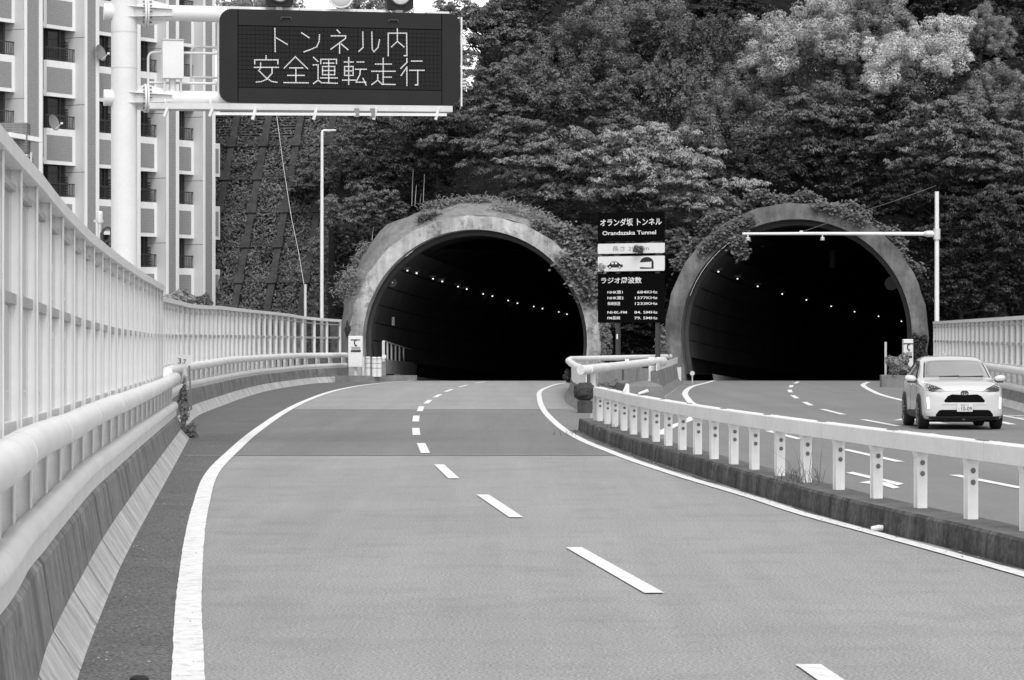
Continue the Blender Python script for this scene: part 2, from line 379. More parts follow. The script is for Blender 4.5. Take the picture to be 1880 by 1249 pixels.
dd = [-10 + 4 * i for i in range(37)]                         # up to 134
def zroad(d): return 0.0 if d < 135 else -(d - 135) * 0.035
yy = [-10, 20, 50, 80, 110, 128, 135, 150, 180, 220, 260]
sheet('road', [(-16, d, zroad(d)) for d in yy], [(9.2, d, zroad(d)) for d in yy], 0.0, M['asphalt'])
med_x = [(6.2, -10), (6.2, 18)] + [(x + 0.3, d) for x, d in KERB[2:]] + [(1.9, 70), (2.6, 80), (4.6, 95), (6.4, 118), (7.3, 131), (7.9, 140)]
rd = [-10 + 5 * i for i in range(30)] + [150, 180, 220, 260]
sheet('road', [(np.interp(d, [m[1] for m in med_x], [m[0] for m in med_x]), d, zroad(d)) for d in rd], [(40, d, zroad(d)) for d in rd], 0.004, M['asphalt_right'])
# the darker resurfaced stretch between two joints, and the darker shoulder
pd = list(np.linspace(52.4, 84.2, 20))
sheet('road', [(lerp_x(FOOT_NEAR + FOOT_FAR, d) - 0.1, d + 0.25 * (1 if d > 80 else 0)) for d in pd],
      [(min(lerp_x(KERB + [(1.8, 75.0), (2.2, 90.0)], d) + 0.1, 3.5), d) for d in pd], 0.004, M['asphalt_new'])
sd = list(np.linspace(6, 131, 90))
sheet('shoulder', [(lerp_x(FOOT_NEAR + FOOT_FAR, d) - 0.15, d) for d in sd], [(lerp_x(LEFT_LINE, d) - 0.02, d) for d in sd], 0.007, M['shoulder'])
# right-hand shoulder strip of dirt at the foot of the kerb
M['grime'] = mat('kerb_foot_grime', 0.12, 0.95, stain=0.35, stain_scale=1.2, grain=0.3, grain_scale=30, spec=0.1)
kd = list(np.linspace(10, 66, 60))
sheet('shoulder', [(lerp_x(RIGHT_LINE, d) + 0.16 + 0.05 * math.sin(d * 1.7) + 0.03 * math.sin(d * 5.1), d) for d in kd], [(lerp_x(KERB, d) + 0.05, d) for d in kd], 0.006, M['grime'])
# joints across the road
for yv, a, b in ((52.35, -5.6, 1.9), (84.25, -7.9, 1.5), (84.6, 5.1, 13.6)):
    sheet('road_joint', [(a, yv), (b, yv + 0.15)], [(a, yv + 0.16), (b, yv + 0.31)], 0.0085, M['seam'])

def line_strip(name, pts, w, z=0.012, close_taper=0):
    c = curve_pts([(x, d, 0) for x, d in pts], 0.22)
    c = [Vector((p.x, p.y, zroad(p.y))) for p in c]
    l, r = offset_path(c, -w / 2), offset_path(c, w / 2)
    for q in l + r: q.x += rng.gauss(0, .0018)
    return sheet(name, [tuple(p) for p in l], [tuple(p) for p in r], z, M['marking'])
line_strip('edge_line', LEFT_LINE, 0.20)
line_strip('edge_line', RIGHT_LINE, 0.16)
R2 = [(3.02, 63.0), (3.15, 64.6), (3.62, 68.9), (4.43, 75.6), (5.22, 88.0), (5.48, 95.1), (6.04, 107.2), (7.02, 119.7), (8.3, 130.0), (9.2, 138.0)]
line_strip('edge_line', R2, 0.20)
line_strip('edge_line', [(11.4, 70.0), (11.75, 80.0), (12.05, 93.0), (12.34, 101.2), (12.85, 109.1), (14.04, 122.8), (15.2, 131.0)], 0.20)
def dash(a, b, w=0.15, z=0.012):
    a, b = Vector((a[0], a[1], 0)), Vector((b[0], b[1], 0)); t = (b - a).normalized(); r = Vector((t.y, -t.x, 0)) * w / 2
    mb = MB(); mb.poly([a - r + Vector((0, 0, z)), a + r + Vector((0, 0, z)), b + r + Vector((0, 0, z)), b - r + Vector((0, 0, z))])
    return struct(mb.build('lane_dash', M['marking']))
for a, b in (((2.15, 14.5), (1.86, 19.3)), ((1.14, 24.6), (0.60, 29.84)), ((0.05, 34.7), (-0.38, 39.6)), ((-0.83, 44.0), (-1.16, 48.7)), ((-1.50, 53.3), (-1.72, 58.1)),
             ((-1.95, 62.7), (-2.11, 67.4)), ((-2.27, 72.3), (-2.41, 77.5)), ((-2.46, 81.9), (-2.57, 87.3)), ((-2.55, 90.7), (-2.55, 95.6)), ((-2.50, 99.5), (-2.44, 104.5)),
             ((-2.36, 109), (-2.22, 114)), ((-2.05, 118.5), (-1.78, 123.5)), ((-1.5, 127.5), (-1.1, 132)),
             ((6.85, 41.2), (6.49, 45.1)), ((6.28, 49.7), (5.95, 55.1)), ((5.66, 60.3), (5.46, 65.5)), ((7.15, 31.5), (7.0, 36)),
             ((8.70, 60.0), (8.65, 63.7)), ((8.65, 68.7), (8.46, 74.1)), ((8.48, 78.6), (8.50, 84.2)), ((8.62, 88.5), (8.85, 93.0)), ((9.1, 98), (9.4, 103)), ((9.8, 108), (10.2, 113)), ((10.7, 118), (11.2, 123)), ((11.7, 127), (12.3, 132))):
    dash(a, b, 0.16)
# turn arrow on the near lane of the far carriageway (read by drivers coming this way)
ar = MB()
for poly in ([(1553, 868), (1566, 866.5), (1660, 888), (1648, 891)], [(1577, 886), (1614, 880), (1652, 895), (1640, 897), (1622, 891.5)]):
    ar.poly([G(x, y, 0.012) for x, y in poly])
struct(ar.build('turn_arrow', M['marking']))
# a white arrow under the car and zebra hatching to its right
for k in range(5):
    y0 = 70.5 + k * 1.75
    mb = MB(); mb.poly([(12.35 + 0.05 * k, y0, .0121), (13.2 + .02 * k, y0 - 0.9, .0121), (13.2 + .02 * k, y0 - 0.35, .0121), (12.35 + 0.05 * k, y0 + 0.5, .0121)])
    struct(mb.build('hatch_stripe', M['marking']))
line_strip('edge_line', [(12.0, 62.0), (12.25, 70.0), (12.45, 80.0)], 0.16, z=0.0128)
mb = MB(); mb.poly([(9.55, 70.2, .0121), (10.05, 70.2, .0121), (9.95, 73.5, .0121), (10.5, 73.3, .0121), (9.8, 76, .0121), (9.1, 73.3, .0121), (9.65, 73.5, .0121)])
struct(mb.build('lane_arrow', M['marking']))

# ------------------------------------------------------------------ median kerb
kp = curve_pts([(x, d, 0) for x, d in reversed(KERB)], 0.5)     # travelling towards the camera: right of travel is -X (the near road)
prof_front = [(0.0, 0.0), (-0.02, 0.235), (-0.05, 0.262)]
root_k = thing('median_kerb', 'long stained concrete kerb carrying the white box-beam guardrail between the carriageways', 'kerb', (3.0, 40, 0))
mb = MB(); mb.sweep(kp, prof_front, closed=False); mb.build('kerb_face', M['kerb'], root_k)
mb = MB(); mb.sweep(kp, [(-0.05, 0.262), (-0.50, 0.262), (-0.53, 0.24), (-0.53, 0.0)], closed=False)
e = kp[0]; mb.poly([e + Vector((0, 0, 0)), e + Vector((0.02, 0, .235)), e + Vector((.05, 0, .262)), e + Vector((.53, 0, .262)), e + Vector((.53, 0, 0))])
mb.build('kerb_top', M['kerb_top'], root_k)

# ------------------------------------------------------------------ box-beam guardrail
posts = [(1.60, 66.3), (1.64, 65.2), (1.72, 63.9), (1.84, 61.9), (1.92, 59.9), (2.05, 57.8), (2.20, 55.6)]
posts = []
for px, py in ((1101, 773), (1115, 778.6), (1129, 784), (1145.5, 790.5), (1163, 797.7), (1183.6, 804), (1204.4, 811), (1227, 818.3), (1252.6, 826), (1280.7, 834), (1311, 842.8), (1347, 852.3), (1385, 862), (1431.6, 873.5), (1480, 885.5), (1540, 899), (1609, 915), (1690, 932.5), (1782.5, 953)):
    g = G(px, py, 0.265); posts.append((g.x, g.y))
x, y = posts[-1]
for k in range(1, 7): posts.append((x + 0.235 * k + .006 * k * k, y - 1.86 * k))
posts = sorted(posts, key=lambda p: -p[1])
beam_z = lambda d: float(np.interp(d, [25, 64], [1.06, 0.965]))       # top of the beam
root_g = thing('guardrail', 'low white box-beam guardrail on square posts along the median kerb', 'guardrail', (3.3, 40, 0.262))
bp = curve_pts([(x, d, 0) for x, d in posts], 0.5)
bp = [Vector((p.x, p.y, beam_z(p.y))) for p in bp]; e0 = bp[0] + (bp[0] - bp[1]).normalized() * 0.5; bp = [Vector((e0.x, e0.y, bp[0].z))] + bp
mb = MB(); mb.sweep(bp, [(0.085, -0.185), (0.085, -0.012), (0.073, 0), (-0.073, 0), (-0.085, -0.012), (-0.085, -0.185)]); mb.build('beam', M['rail_white'], root_g)
# splice plates and slots on top of the beam
for i in range(6, len(bp) - 3, 7):
    p, q = bp[i], bp[i + 1]; mb = MB()
    t = (q - p).normalized(); n = Vector((t.y, -t.x, 0)).normalized()
    mb.bar(p + Vector((0, 0, .004)), p + t * 0.32 + Vector((0, 0, .004)), 0.05, 0.008)
    mb.build('splice_plate', M['steel_bolt'], root_g)
    mb = MB(); mb.bar(p + t * .5 + Vector((0, 0, -.09)), p + t * .505 + Vector((0, 0, -.09)), 0.174, 0.19); mb.build('beam_joint', M['galv'], root_g)
q = bp[0]; t = (bp[1] - bp[0]).normalized(); mb = MB(); mb.bar((q.x, q.y - .02, .262), (q.x, q.y - .02, q.z - .005), .20, .03, up=t); mb.build('end_plate', M['mid_rail'], root_g)
first = None
for i, (x, d) in enumerate(posts):
    j = min(max(i, 0), len(posts) - 2); t = (Vector(posts[j + 1]) - Vector(posts[j])); rz = math.atan2(t.y, t.x) - math.pi / 2 + math.pi
    top = beam_z(d) - 0.185 - 0.262
    if first is None:
        mb = MB(); w, dep, th = 0.112, 0.095, 0.012
        # an H-section post: two flanges (road side and far side) and a web, with a flared head under the beam
        mb.box((0, -dep / 2, 0.5 * 0.55), (w, th, 0.55)); mb.box((0, dep / 2, 0.5 * 0.55), (w, th, 0.55)); mb.box((0, 0, 0.5 * 0.55), (w * 0.86, dep - th - .004, 0.55))
        mb.prism([(-w / 2, -dep / 2 - .008, .49), (w / 2, -dep / 2 - .008, .49), (w * .66, -dep / 2 - .008, .555), (-w * .66, -dep / 2 - .008, .555)], (0, 0, 0), (0, dep + .016, 0))
        first = mb.build('guardrail_post', M['rail_white'], root_g, local=True, bevel=0.004)
        for zz in (0.335, 0.44):
            mb = MB(); mb.disc((0, -dep / 2 - 0.012, zz), 0.026, (0, -1, 0), 10, 0.02); mb.build('bolt', M['steel_bolt'], first, local=True)
        first.location = Vector((x, d, 0.262)) - wloc(root_g); first.rotation_euler = (0, 0, rz + math.radians(8)); p0 = first
        first.scale = (1, 1, top / 0.55)
    else:
        repeat(first, (x, d, 0.262), rz + math.radians(8), (1, 1, top / 0.55))

# ------------------------------------------------------------------ roadside barriers: concrete wall, two white pipe rails on posts, acrylic noise fence
def barrier(foot, side, tabs, labels, step_post=2.0, end_posts=True, phase=0.0):
    """side=+1: the road lies to the right of the path. tabs: distance -> heights."""
    D = tabs['d']; T = lambda key, d: float(np.interp(d, D, tabs[key])) if isinstance(tabs[key], (list, tuple)) else tabs[key]
    path = curve_pts([(x, d, 0) for x, d in foot], 0.5)
    mid = path[len(path) // 2]
    wall = thing('concrete_barrier', labels[0], 'barrier', (mid.x - side * .3, mid.y, 0))
    s = side
    wt = [T('wall', p.y) for p in path]
    mb = MB(); mb.sweep(path, [[(-s * .000, 0.0), (-s * .03, .03), (-s * .17, .25 * min(1, w / .62))] for w in wt], closed=False); mb.build('barrier_foot', M['skirt'], wall)
    mb = MB(); mb.sweep(path, [[(-s * .17, .25 * min(1, w / .62)), (-s * .235, w - .035), (-s * .265, w), (-s * .95, w), (-s * .97, w - .05), (-s * .97, 0.0)] for w in wt], closed=False)
    a, b = path[0], path[-1]
    for q, w, idx in ((a, wt[0], 0), (b, wt[-1], -1)):
        t = (path[1] - path[0]) if idx == 0 else (path[-1] - path[-2]); t.normalize(); r = Vector((t.y, -t.x, 0)) * s
        mb.poly([q + r * o + Vector((0, 0, h)) for o, h in ((0, 0), (-.17, .25), (-.235, w - .035), (-.265, w), (-.95, w), (-.97, 0))])
    mb.build('barrier_wall', M['barrier'], wall)
    acc = 0; k = 0
    for i in range(1, len(path) - 1):
        acc += (path[i] - path[i - 1]).length
        if acc > (2.1 if k % 2 else 2.9):
            acc = 0; k += 1; t = (path[i + 1] - path[i]).normalized(); r = Vector((t.y, -t.x, 0)) * s; w = wt[i]; z25 = .25 * min(1, w / .62)
            mb = MB(); pr = [(-.0 + .003, 0), (-.17 + .004, z25), (-.235 + .004, w - .035), (-.265 + .002, w + .003)]
            for (o1, h1), (o2, h2) in zip(pr[:-1], pr[1:]):
                mb.poly([path[i] + r * o1 + Vector((0, 0, h1)), path[i] + t * .032 + r * o1 + Vector((0, 0, h1)), path[i] + t * .032 + r * o2 + Vector((0, 0, h2)), path[i] + r * o2 + Vector((0, 0, h2))])
            mb.build('expansion_joint', M['joint'], wall)
    # pipe railing
    rail = thing('pipe_railing', labels[1], 'railing', (mid.x - side * .35, mid.y, wt[len(wt) // 2]))
    up = [p + Vector((0, 0, T('tube', p.y))) for p in offset_path(path, -s * .29)]
    lo = [p + Vector((0, 0, w + T('low', p.y))) for p, w in zip(offset_path(path, -s * .315), wt)]
    mb = MB(); mb.tube(up, 0.113, 18); mb.build('top_rail', M['rail_white'], rail, smooth=SM)
    mb = MB(); mb.tube(lo, 0.088, 16); mb.build('bottom_rail', M['rail_white'], rail, smooth=SM)
    mb = MB(); mb.sweep([p + Vector((0, 0, w)) for p, w in zip(path, wt)], [[(-s * .262, .004), (-s * .262, T('low', p.y) * .75), (-s * .35, T('low', p.y)), (-s * .48, T('low', p.y) * .9), (-s * .48, .004)] for p in path]); mb.build('rail_base_plate', M['white_dirty'], rail)
    # sleeves on the rails every few metres
    for i in range(6, len(up) - 2, 11):
        mb = MB(); t = (up[i + 1] - up[i]).normalized(); mb.tube([up[i], up[i] + t * .05], 0.1165, 18); mb.build('rail_sleeve', M['white_dirty'], rail, smooth=SM)
    # light steel skirt between rail and fence
    bp_ = offset_path(path, -s * .575)
    mb = MB(); mb.sweep(bp_, [[(0, w + .02), (0, T('tube', p.y) - .02), (-s * .012, T('tube', p.y) - .02), (-s * .012, w + .02)] for p, w in zip(bp_, wt)]); mb.build('splash_panel', M['web'], rail)
    pp = curve_pts([(x, d, 0) for x, d in foot], step_post); proto = None
    for i, p in enumerate(pp):
        t = (pp[min(i + 1, len(pp) - 1)] - pp[max(i - 1, 0)]).normalized(); r = Vector((t.y, -t.x, 0)) * s
        q = p - r * .43; w = T('wall', p.y); hgt = T('tube', p.y) - w - .06; rz = math.atan2(t.y, t.x) - math.pi / 2
        if proto is None:
            mb = MB(); mb.box((0, 0, .5), (.15, .014, 1)); mb.box((s * .078, 0, .5), (.012, .085, 1)); mb.box((-s * .078, 0, .5), (.012, .085, 1))
            proto = mb.build('rail_post', M['rail_white'], rail, local=True); proto.location = Vector((q.x, q.y, w)) - wloc(rail); proto.rotation_euler = (0, 0, rz); proto.scale = (1, 1, hgt)
        else: repeat(proto, (q.x, q.y, w), rz, (1, 1, hgt))
    # noise fence
    fo = tabs.get('fence_off', .60)
    fp = offset_path(path, -s * fo)
    fence = thing('noise_fence', labels[2], 'fence', (fp[len(fp) // 2].x, fp[len(fp) // 2].y, T('base', mid.y)))
    cap = [Vector((p.x, p.y, T('top', p.y))) for p in fp]
    mb = MB(); mb.sweep(cap, [(.10, -.11), (.10, .0), (-.10, .0), (-.10, -.11)]); mb.build('cap_rail', M['rail_white'], fence)
    for key, nm, hh in (('mid', 'middle_rail', .075), ('base', 'base_rail', .09)):
        pts = [Vector((p.x, p.y, T(key, p.y))) for p in fp]
        mb = MB(); mb.sweep(pts, [(.035, -hh / 2), (.035, hh / 2), (-.035, hh / 2), (-.035, -hh / 2)]); mb.build(nm, M['mid_rail'] if key == 'mid' else M['white_dirty'], fence)
    mb = MB(); mb.sweep([p + Vector((0, 0, -.24)) for p in cap], [(.03, -.025), (.03, .025), (-.03, .025), (-.03, -.025)]); mb.build('head_rail', M['mid_rail'], fence)
    po = curve_pts([tuple(p) for p in fp], step_post); proto = None
    prev = None
    for i, p in enumerate(po):
        t = (po[min(i + 1, len(po) - 1)] - po[max(i - 1, 0)]).normalized(); r = Vector((t.y, -t.x, 0)) * s; rz = math.atan2(t.y, t.x) - math.pi / 2
        zb, zt = T('base', p.y) - .06, T('top', p.y) - .08
        q = p + r * .03
        if proto is None:
            mb = MB(); mb.box((0, 0, .5), (.080, .014, 1)); mb.box((.040, 0, .5), (.012, .075, 1)); mb.box((-.040, 0, .5), (.012, .075, 1))
            proto = mb.build('fence_post', M['rail_white'], fence, local=True); proto.location = Vector((q.x, q.y, zb)) - wloc(fence); proto.rotation_euler = (0, 0, rz); proto.scale = (1, 1, zt - zb)
            mb = MB(); mb.box((0, 0, .012), (.2, .2, .02)); bpl = mb.build('foot_plate', M['galv'], proto, local=True); bpl.scale = (1, 1, .5)
        else: repeat(proto, (q.x, q.y, zb), rz, (1, 1, zt - zb))
        if i < len(po) - 1:
            n = po[i + 1]; nb, nz, mid0, mid1 = T('base', n.y) - .06, T('top', n.y) - .08, T('mid', p.y), T('mid', n.y)
            mb = MB(); tt = (n - p).normalized() * .03
            for (z0, z1, y0, y1) in ((T('base', p.y) + .05, mid0 - .04, T('base', n.y) + .05, mid1 - .04), (mid0 + .04, zt - .02, mid1 + .04, nz - .02)):
                mb.poly([(p.x + tt.x, p.y + tt.y, z0), (n.x - tt.x, n.y - tt.y, y0), (n.x - tt.x, n.y - tt.y, y1), (p.x + tt.x, p.y + tt.y, z1)])
            mb.build('panel', M['acrylic'], fence)
    return wall, rail, fence
dn = [9, 15.5, 19.6, 23.8, 27.9, 32.1, 36.2, 40.4, 44.5, 48.6, 52.8, 56.9, 61.1]
barrier(FOOT_NEAR, 1, dict(d=dn, tube=[1.47, 1.45, 1.41, 1.36, 1.34, 1.32, 1.29, 1.27, 1.25, 1.23, 1.21, 1.21, 1.20],
    wall=[.80, .76, .69, .68, .67, .64, .62, .60, .57, .54, .51, .48, .45], low=.19,
    base=[1.5, 1.47, 1.45, 1.40, 1.37, 1.35, 1.33, 1.31, 1.29, 1.27, 1.24, 1.22, 1.20],
    mid=[2.4, 2.38, 2.35, 2.31, 2.26, 2.2, 2.16, 2.12, 2.1, 2.08, 2.06, 2.05, 2.04],
    top=[3.45, 3.42, 3.38, 3.33, 3.24, 3.16, 3.12, 3.09, 3.07, 3.05, 3.05, 3.04, 3.03]),
    ('streaked concrete road barrier in the near left corner, running to the kilometre sign', 'thick white double pipe railing on the barrier at the near left edge', 'tall white-framed clear noise fence rising along the near left edge'))
df = [64, 66.3, 72.2, 78.1, 84, 89.8, 95.7, 101.6, 107.5, 113.3, 119.2, 125.1, 131, 134]
barrier(FOOT_FAR, 1, dict(d=df, tube=[1.27, 1.27, 1.26, 1.22, 1.22, 1.23, 1.24, 1.22, 1.20, 1.19, 1.18, 1.17, 1.15, 1.14],
    wall=[.66, .66, .66, .66, .64, .63, .62, .61, .60, .59, .57, .58, .60, .6], low=.12,
    base=[1.32, 1.32, 1.31, 1.29, 1.26, 1.24, 1.22, 1.2, 1.18, 1.17, 1.16, 1.16, 1.18, 1.18],
    mid=[2.04, 2.04, 2.03, 2.02, 2.02, 2.01, 2.0, 2.0, 1.98, 1.97, 1.95, 1.93, 1.9, 1.9],
    top=[2.90, 2.90, 2.92, 2.92, 2.88, 2.90, 2.94, 2.94, 2.94, 2.93, 2.91, 2.85, 2.72, 2.68]),
    ('concrete road barrier curving from the kilometre sign to the left tunnel', 'white double pipe railing on the curving barrier beside the left tunnel', 'white-framed noise fence with dark panels curving up to the left tunnel'))
barrier([(12.3, 52.0), (12.75, 66.0), (13.1, 74.0), (13.55, 81.3), (14.14, 88.6), (15.25, 103.0), (16.45, 119.0), (17.3, 130.0)], -1,
    dict(d=[50, 140], tube=1.03, wall=.45, low=.10, base=[1.13, 1.09], mid=[1.80, 1.76], top=[2.60, 2.58]),
    ('concrete road barrier behind the white car at the right edge', 'white pipe railing behind the white car at the right edge', 'white-framed noise fence behind the white car at the right edge'))
# ------------------------------------------------------------------ tunnels
PD = 134.0
def arch(R, foot, n=40, inset=0.25):
    """half-profile of the tunnel: points (x, z) relative to the centre, from the left foot over the crown to the right foot"""
    pts = [(-R + inset, foot)]
    pts += [(-R * math.cos(a), R * math.sin(a)) for a in np.linspace(-0.12, math.pi + 0.12, n)]
    pts += [(R - inset, foot)]
    return pts
def tunnel(cx, cz, R, ring, heading, bend, light, labels, lamps, collar):
    root = thing('road_tunnel', labels, 'tunnel', (cx, PD, 0))
    foot = -cz - 0.25
    def axis(t):      # t metres behind the portal face
        return Vector((cx + math.tan(heading) * t + bend * t * t, PD + t, zroad(PD + t)))
    def frame(t):
        a, b = axis(t), axis(t + 0.5); v = (b - a); v.z = 0; v.normalize(); return a, Vector((v.y, -v.x, 0))
    def place(t, x, z):
        a, r = frame(t); return a + r * x + Vector((0, 0, z + cz))
    # portal ring
    mb = MB(); i_, o_ = arch(R, foot), arch(R + ring, foot, inset=0.0); n = len(i_); o_ = [(x * (1 + .005 * math.sin(k * 2.3) + .004 * math.sin(k * 5.9)), z * (1 + .005 * math.sin(k * 2.3) + .004 * math.sin(k * 5.9))) for k, (x, z) in enumerate(o_)]
    for t0, t1 in ((0, 1.0),):
        vs = [place(t0, x, z) for x, z in i_] + [place(t0, x, z) for x, z in o_] + [place(t1, x, z) for x, z in i_] + [place(t1, x, z) for x, z in o_]
        fs = []
        for k in range(n - 1):
            fs += [(k, k + 1, n + k + 1, n + k), (2 * n + k + 1, 2 * n + k, 3 * n + k, 3 * n + k + 1), (k + 1, k, 2 * n + k, 2 * n + k + 1), (n + k, n + k + 1, 3 * n + k + 1, 3 * n + k)]
        mb.add(vs, fs)
    mb.build('portal_ring', M['portal_light'] if light else M['portal_dark'], root, bevel=0.0)
    # plain lower band of the ring (painted grey foot)
    # lining
    mb = MB(); ts = [1.0, 3, 6, 10, 15, 20, 28, 36, 48, 60, 80, 110, 140]; pr = arch(R - 0.06, foot, 40)
    vs = []; m = len(pr)
    for t in ts: vs += [place(t, x, z) for x, z in pr]
    mb.add(vs, [(i * m + k, i * m + k + 1, (i + 1) * m + k + 1, (i + 1) * m + k) for i in range(len(ts) - 1) for k in range(m - 1)])
    mb.add([place(140, x, z) for x, z in pr], [tuple(range(m))])
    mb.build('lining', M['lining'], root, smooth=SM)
    # step between ring and lining
    mb = MB(); a_, b_ = arch(R - 0.005, foot), arch(R - 0.22, foot)
    for t0, t1 in ((1.02, 1.5),):
        vs = [place(t0, x, z) for x, z in a_] + [place(t0, x, z) for x, z in b_] + [place(t1, x, z) for x, z in b_]
        mb.add(vs, [q for k in range(n - 1) for q in ((k, k + 1, n + k + 1, n + k), (n + k, n + k + 1, 2 * n + k + 1, 2 * n + k))])
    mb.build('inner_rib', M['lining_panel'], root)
    # wall panels along the left inner side with horizontal joints
    for j in range(6):
        z0 = -cz + 1.05 + j * 0.78; z1 = z0 + 0.74
        mb = MB()
        def xw(z):
            zz = z; return -math.sqrt(max(R * R - zz * zz, 1)) + 0.20 if zz > 0 else -R + 0.20 + (0.25 * max(0, -zz) / cz if cz else 0)
        tt = [1.55, 4, 8, 12, 18, 25, 34]
        vs = []
        for t in tt: vs += [place(t, xw(z0), z0), place(t, xw(z1), z1)]
        mb.add(vs, [(2 * i, 2 * i + 1, 2 * i + 3, 2 * i + 2) for i in range(len(tt) - 1)])
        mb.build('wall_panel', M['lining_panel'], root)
    # construction joints of the lining: ribs across the vault
    for t in (2.6, 4.8, 7.5, 11, 15):
        mb = MB(); vs = [place(t, x * .988, z * .988 if z > 0 else z) for x, z in pr] + [place(t + .12, x * .988, z * .988 if z > 0 else z) for x, z in pr]
        mb.add(vs, [(k, k + 1, m + k + 1, m + k) for k in range(6, m - 7)]); mb.build('lining_joint', M['sign_black'], root)
    # raised walkway on the left with a low wall
    mb = MB(); tt = [0.3, 5, 10, 16, 24, 34, 50]
    vs = []
    for t in tt: vs += [place(t, -R + 0.1, -cz + .3), place(t, -R + 1.35, -cz + .3), place(t, -R + 1.42, -cz - .02)]
    mb.add(vs, [q for i in range(len(tt) - 1) for q in ((3 * i, 3 * i + 1, 3 * i + 4, 3 * i + 3), (3 * i + 1, 3 * i + 2, 3 * i + 5, 3 * i + 4))]); mb.build('walkway', M['concrete'], root)
    # lamps: fittings hung along the left haunch, lit tube below a bracket
    for t, (px, py), big in lamps:
        mb = MB(); c = P(px, py, PD + t)
        mb.box(c, (0.06, 0.36 if big else .08, 0.05)); l = mb.build('lamp', M['lamp_lit'], root)
        mb = MB(); mb.box(c + Vector((-.02, 0.0, .12)), (0.34, 0.8, 0.10)); mb.build('lamp_housing', M['dark_metal'], l, origin=None)
    if collar:
        mb = MB(); pr1, pr2 = [], []
        an = np.linspace(math.radians(178), math.radians(52), 34)
        vs = []
        def prof_at(a): q = collar * (.60 + .40 * math.exp(-((math.degrees(a) - 135) / 26.0) ** 2)); return [(R + ring + .02, 0.9), (R + ring + .4 * q, 1.2), (R + ring + q, 2.6), (R + ring + q + .12, 5.5)]
        prof = prof_at(math.radians(178))
        for a in an:
            wob = 0.06 * math.sin(a * 9) + .05 * math.sin(a * 23)
            for q, (rr, t) in enumerate(prof_at(a)): vs.append(place(t, (rr + (wob if q > 1 else 0)) * math.cos(a), (rr + (wob if q > 1 else 0)) * math.sin(a)))
        m4 = len(prof); vs += [place(q[1], -q[0] - .05, foot) for q in prof]
        order = [len(an)] + list(range(len(an)))
        fs = [(order[i] * m4 + k, order[i] * m4 + k + 1, order[i + 1] * m4 + k + 1, order[i + 1] * m4 + k) for i in range(len(order) - 1) for k in range(m4 - 1)]
        mb.add(vs, fs); mb.build('collar', M['collar'], root, smooth=SM)
    return root, place
# lamp rows read as one line of fittings on the left haunch, sinking with the tunnel floor
L1 = [(748, 497, 0), (765, 502, 1), (795, 512, 0), (812, 517, 1), (841, 526.5, 0), (857, 531, 1), (887, 540, 0), (904, 544, 1), (933, 552, 0), (950, 557, 1), (980, 563, 0), (996, 567, 1), (1026, 573, 0), (1041, 577, 1), (1070, 584, 0)]
lamps1 = [(3.0 + 3.4 * i, (x, y), b) for i, (x, y, b) in enumerate(L1)]
L2 = [(1319, 499), (1354, 512), (1391, 526), (1436, 540), (1480.5, 551), (1526, 562.5), (1569, 572.5), (1613, 581), (1655, 590)]
lamps2 = [(5.0 + 6.0 * i, (x, y), 0) for i, (x, y) in enumerate(L2)]
CXL, CZL, RL = -1.64, 1.69, 4.93
CXR, CZR, RR_ = 12.38, 2.05, 5.02
t_left, place_left = tunnel(CXL, CZL, RL, 0.62, math.radians(5.5), 0.0018, True, 'road tunnel with pale concrete portal ring and grassy collar', lamps1, 1.15)
t_right, place_right = tunnel(CXR, CZR, RR_, 0.72, math.radians(8.5), 0.0025, False, 'road tunnel with dark weathered portal ring overgrown by ivy', lamps2, 0.0)
# round camera and emergency sign inside the left portal
mb = MB(); c = P(720, 519, PD + 2.0); mb.disc(c, 0.20, (0.2, -1, 0), 20, 0.06); mb.tube([c + Vector((0, .05, 0)), c + Vector((-.35, .3, 0))], .03, 8)
ring_cam = mb.build('lens_housing', M['dark_metal'], t_left)
mb = MB(); mb.disc(c + Vector((0.02, -.075, 0)), 0.035, (0.2, -1, 0), 12, 0.02); mb.build('lens', M['print_white'], ring_cam)
mb = MB(); c = P(722, 590, PD + 4.0); mb.box(c, (.12, .2, .38)); mb.build('exit_sign', M['print_grey'], t_left)
# loudspeaker in the right tunnel
mb = MB(); c = P(1640, 521, PD + 2.5); mb.tube([c + Vector((-.15, -.5, 0)), c + Vector((0, .1, .02)), c + Vector((.2, .5, 0))], [.30, .26, .12], 16); mb.build('loudspeaker', M['black'], t_right)

# ------------------------------------------------------------------ hill behind (with openings where the tunnels run in)
def hill_z(x, y):
    """height of the wooded slope"""
    base = 5.6 + (y - 139.5) * 0.43
    k = 1.0
    k = min(1.0, max(0.0, (x + 2.6) / 4.0))           # falls away to the left, where a bit of sky shows
    lim = 12.8 + 24 * k + 0.5 * math.sin(x * .7)
    z = min(base, lim) + 0.5 * math.sin(x * .9 + y * .3) + 0.4 * math.sin(y * .8 - x * .35)
    if x > 16: z += (x - 16) * .25
    return z
mb = MB(); nx, x0, dx = 145, -8.3, 0.5
rows = [('w', -0.7 + 0.5 * i) for i in range(16)] + [('s', 139.5 + 1.2 * i) for i in range(50)]
def inside(x, z):
    for cx, cz, R, h in ((CXL, CZL, RL + .35, math.radians(5.5)), (CXR, CZR, RR_ + .45, math.radians(8.5))):
        c = cx + math.tan(h) * 4
        if (math.hypot(x - c, z - cz) < R) or (abs(x - c) < R and z < cz): return True
    return False
vid = {}
for j, (kind, val) in enumerate(rows):
    for i in range(nx):
        x = x0 + i * dx
        if kind == 'w': p = (x, 137.6 + 0.25 * max(val, 0) + .25 * math.sin(x * 1.7 + val), val)
        else: p = (x, val, max(hill_z(x, val), 5.9))
        vid[i, j] = len(mb.v); mb.v.append(p)
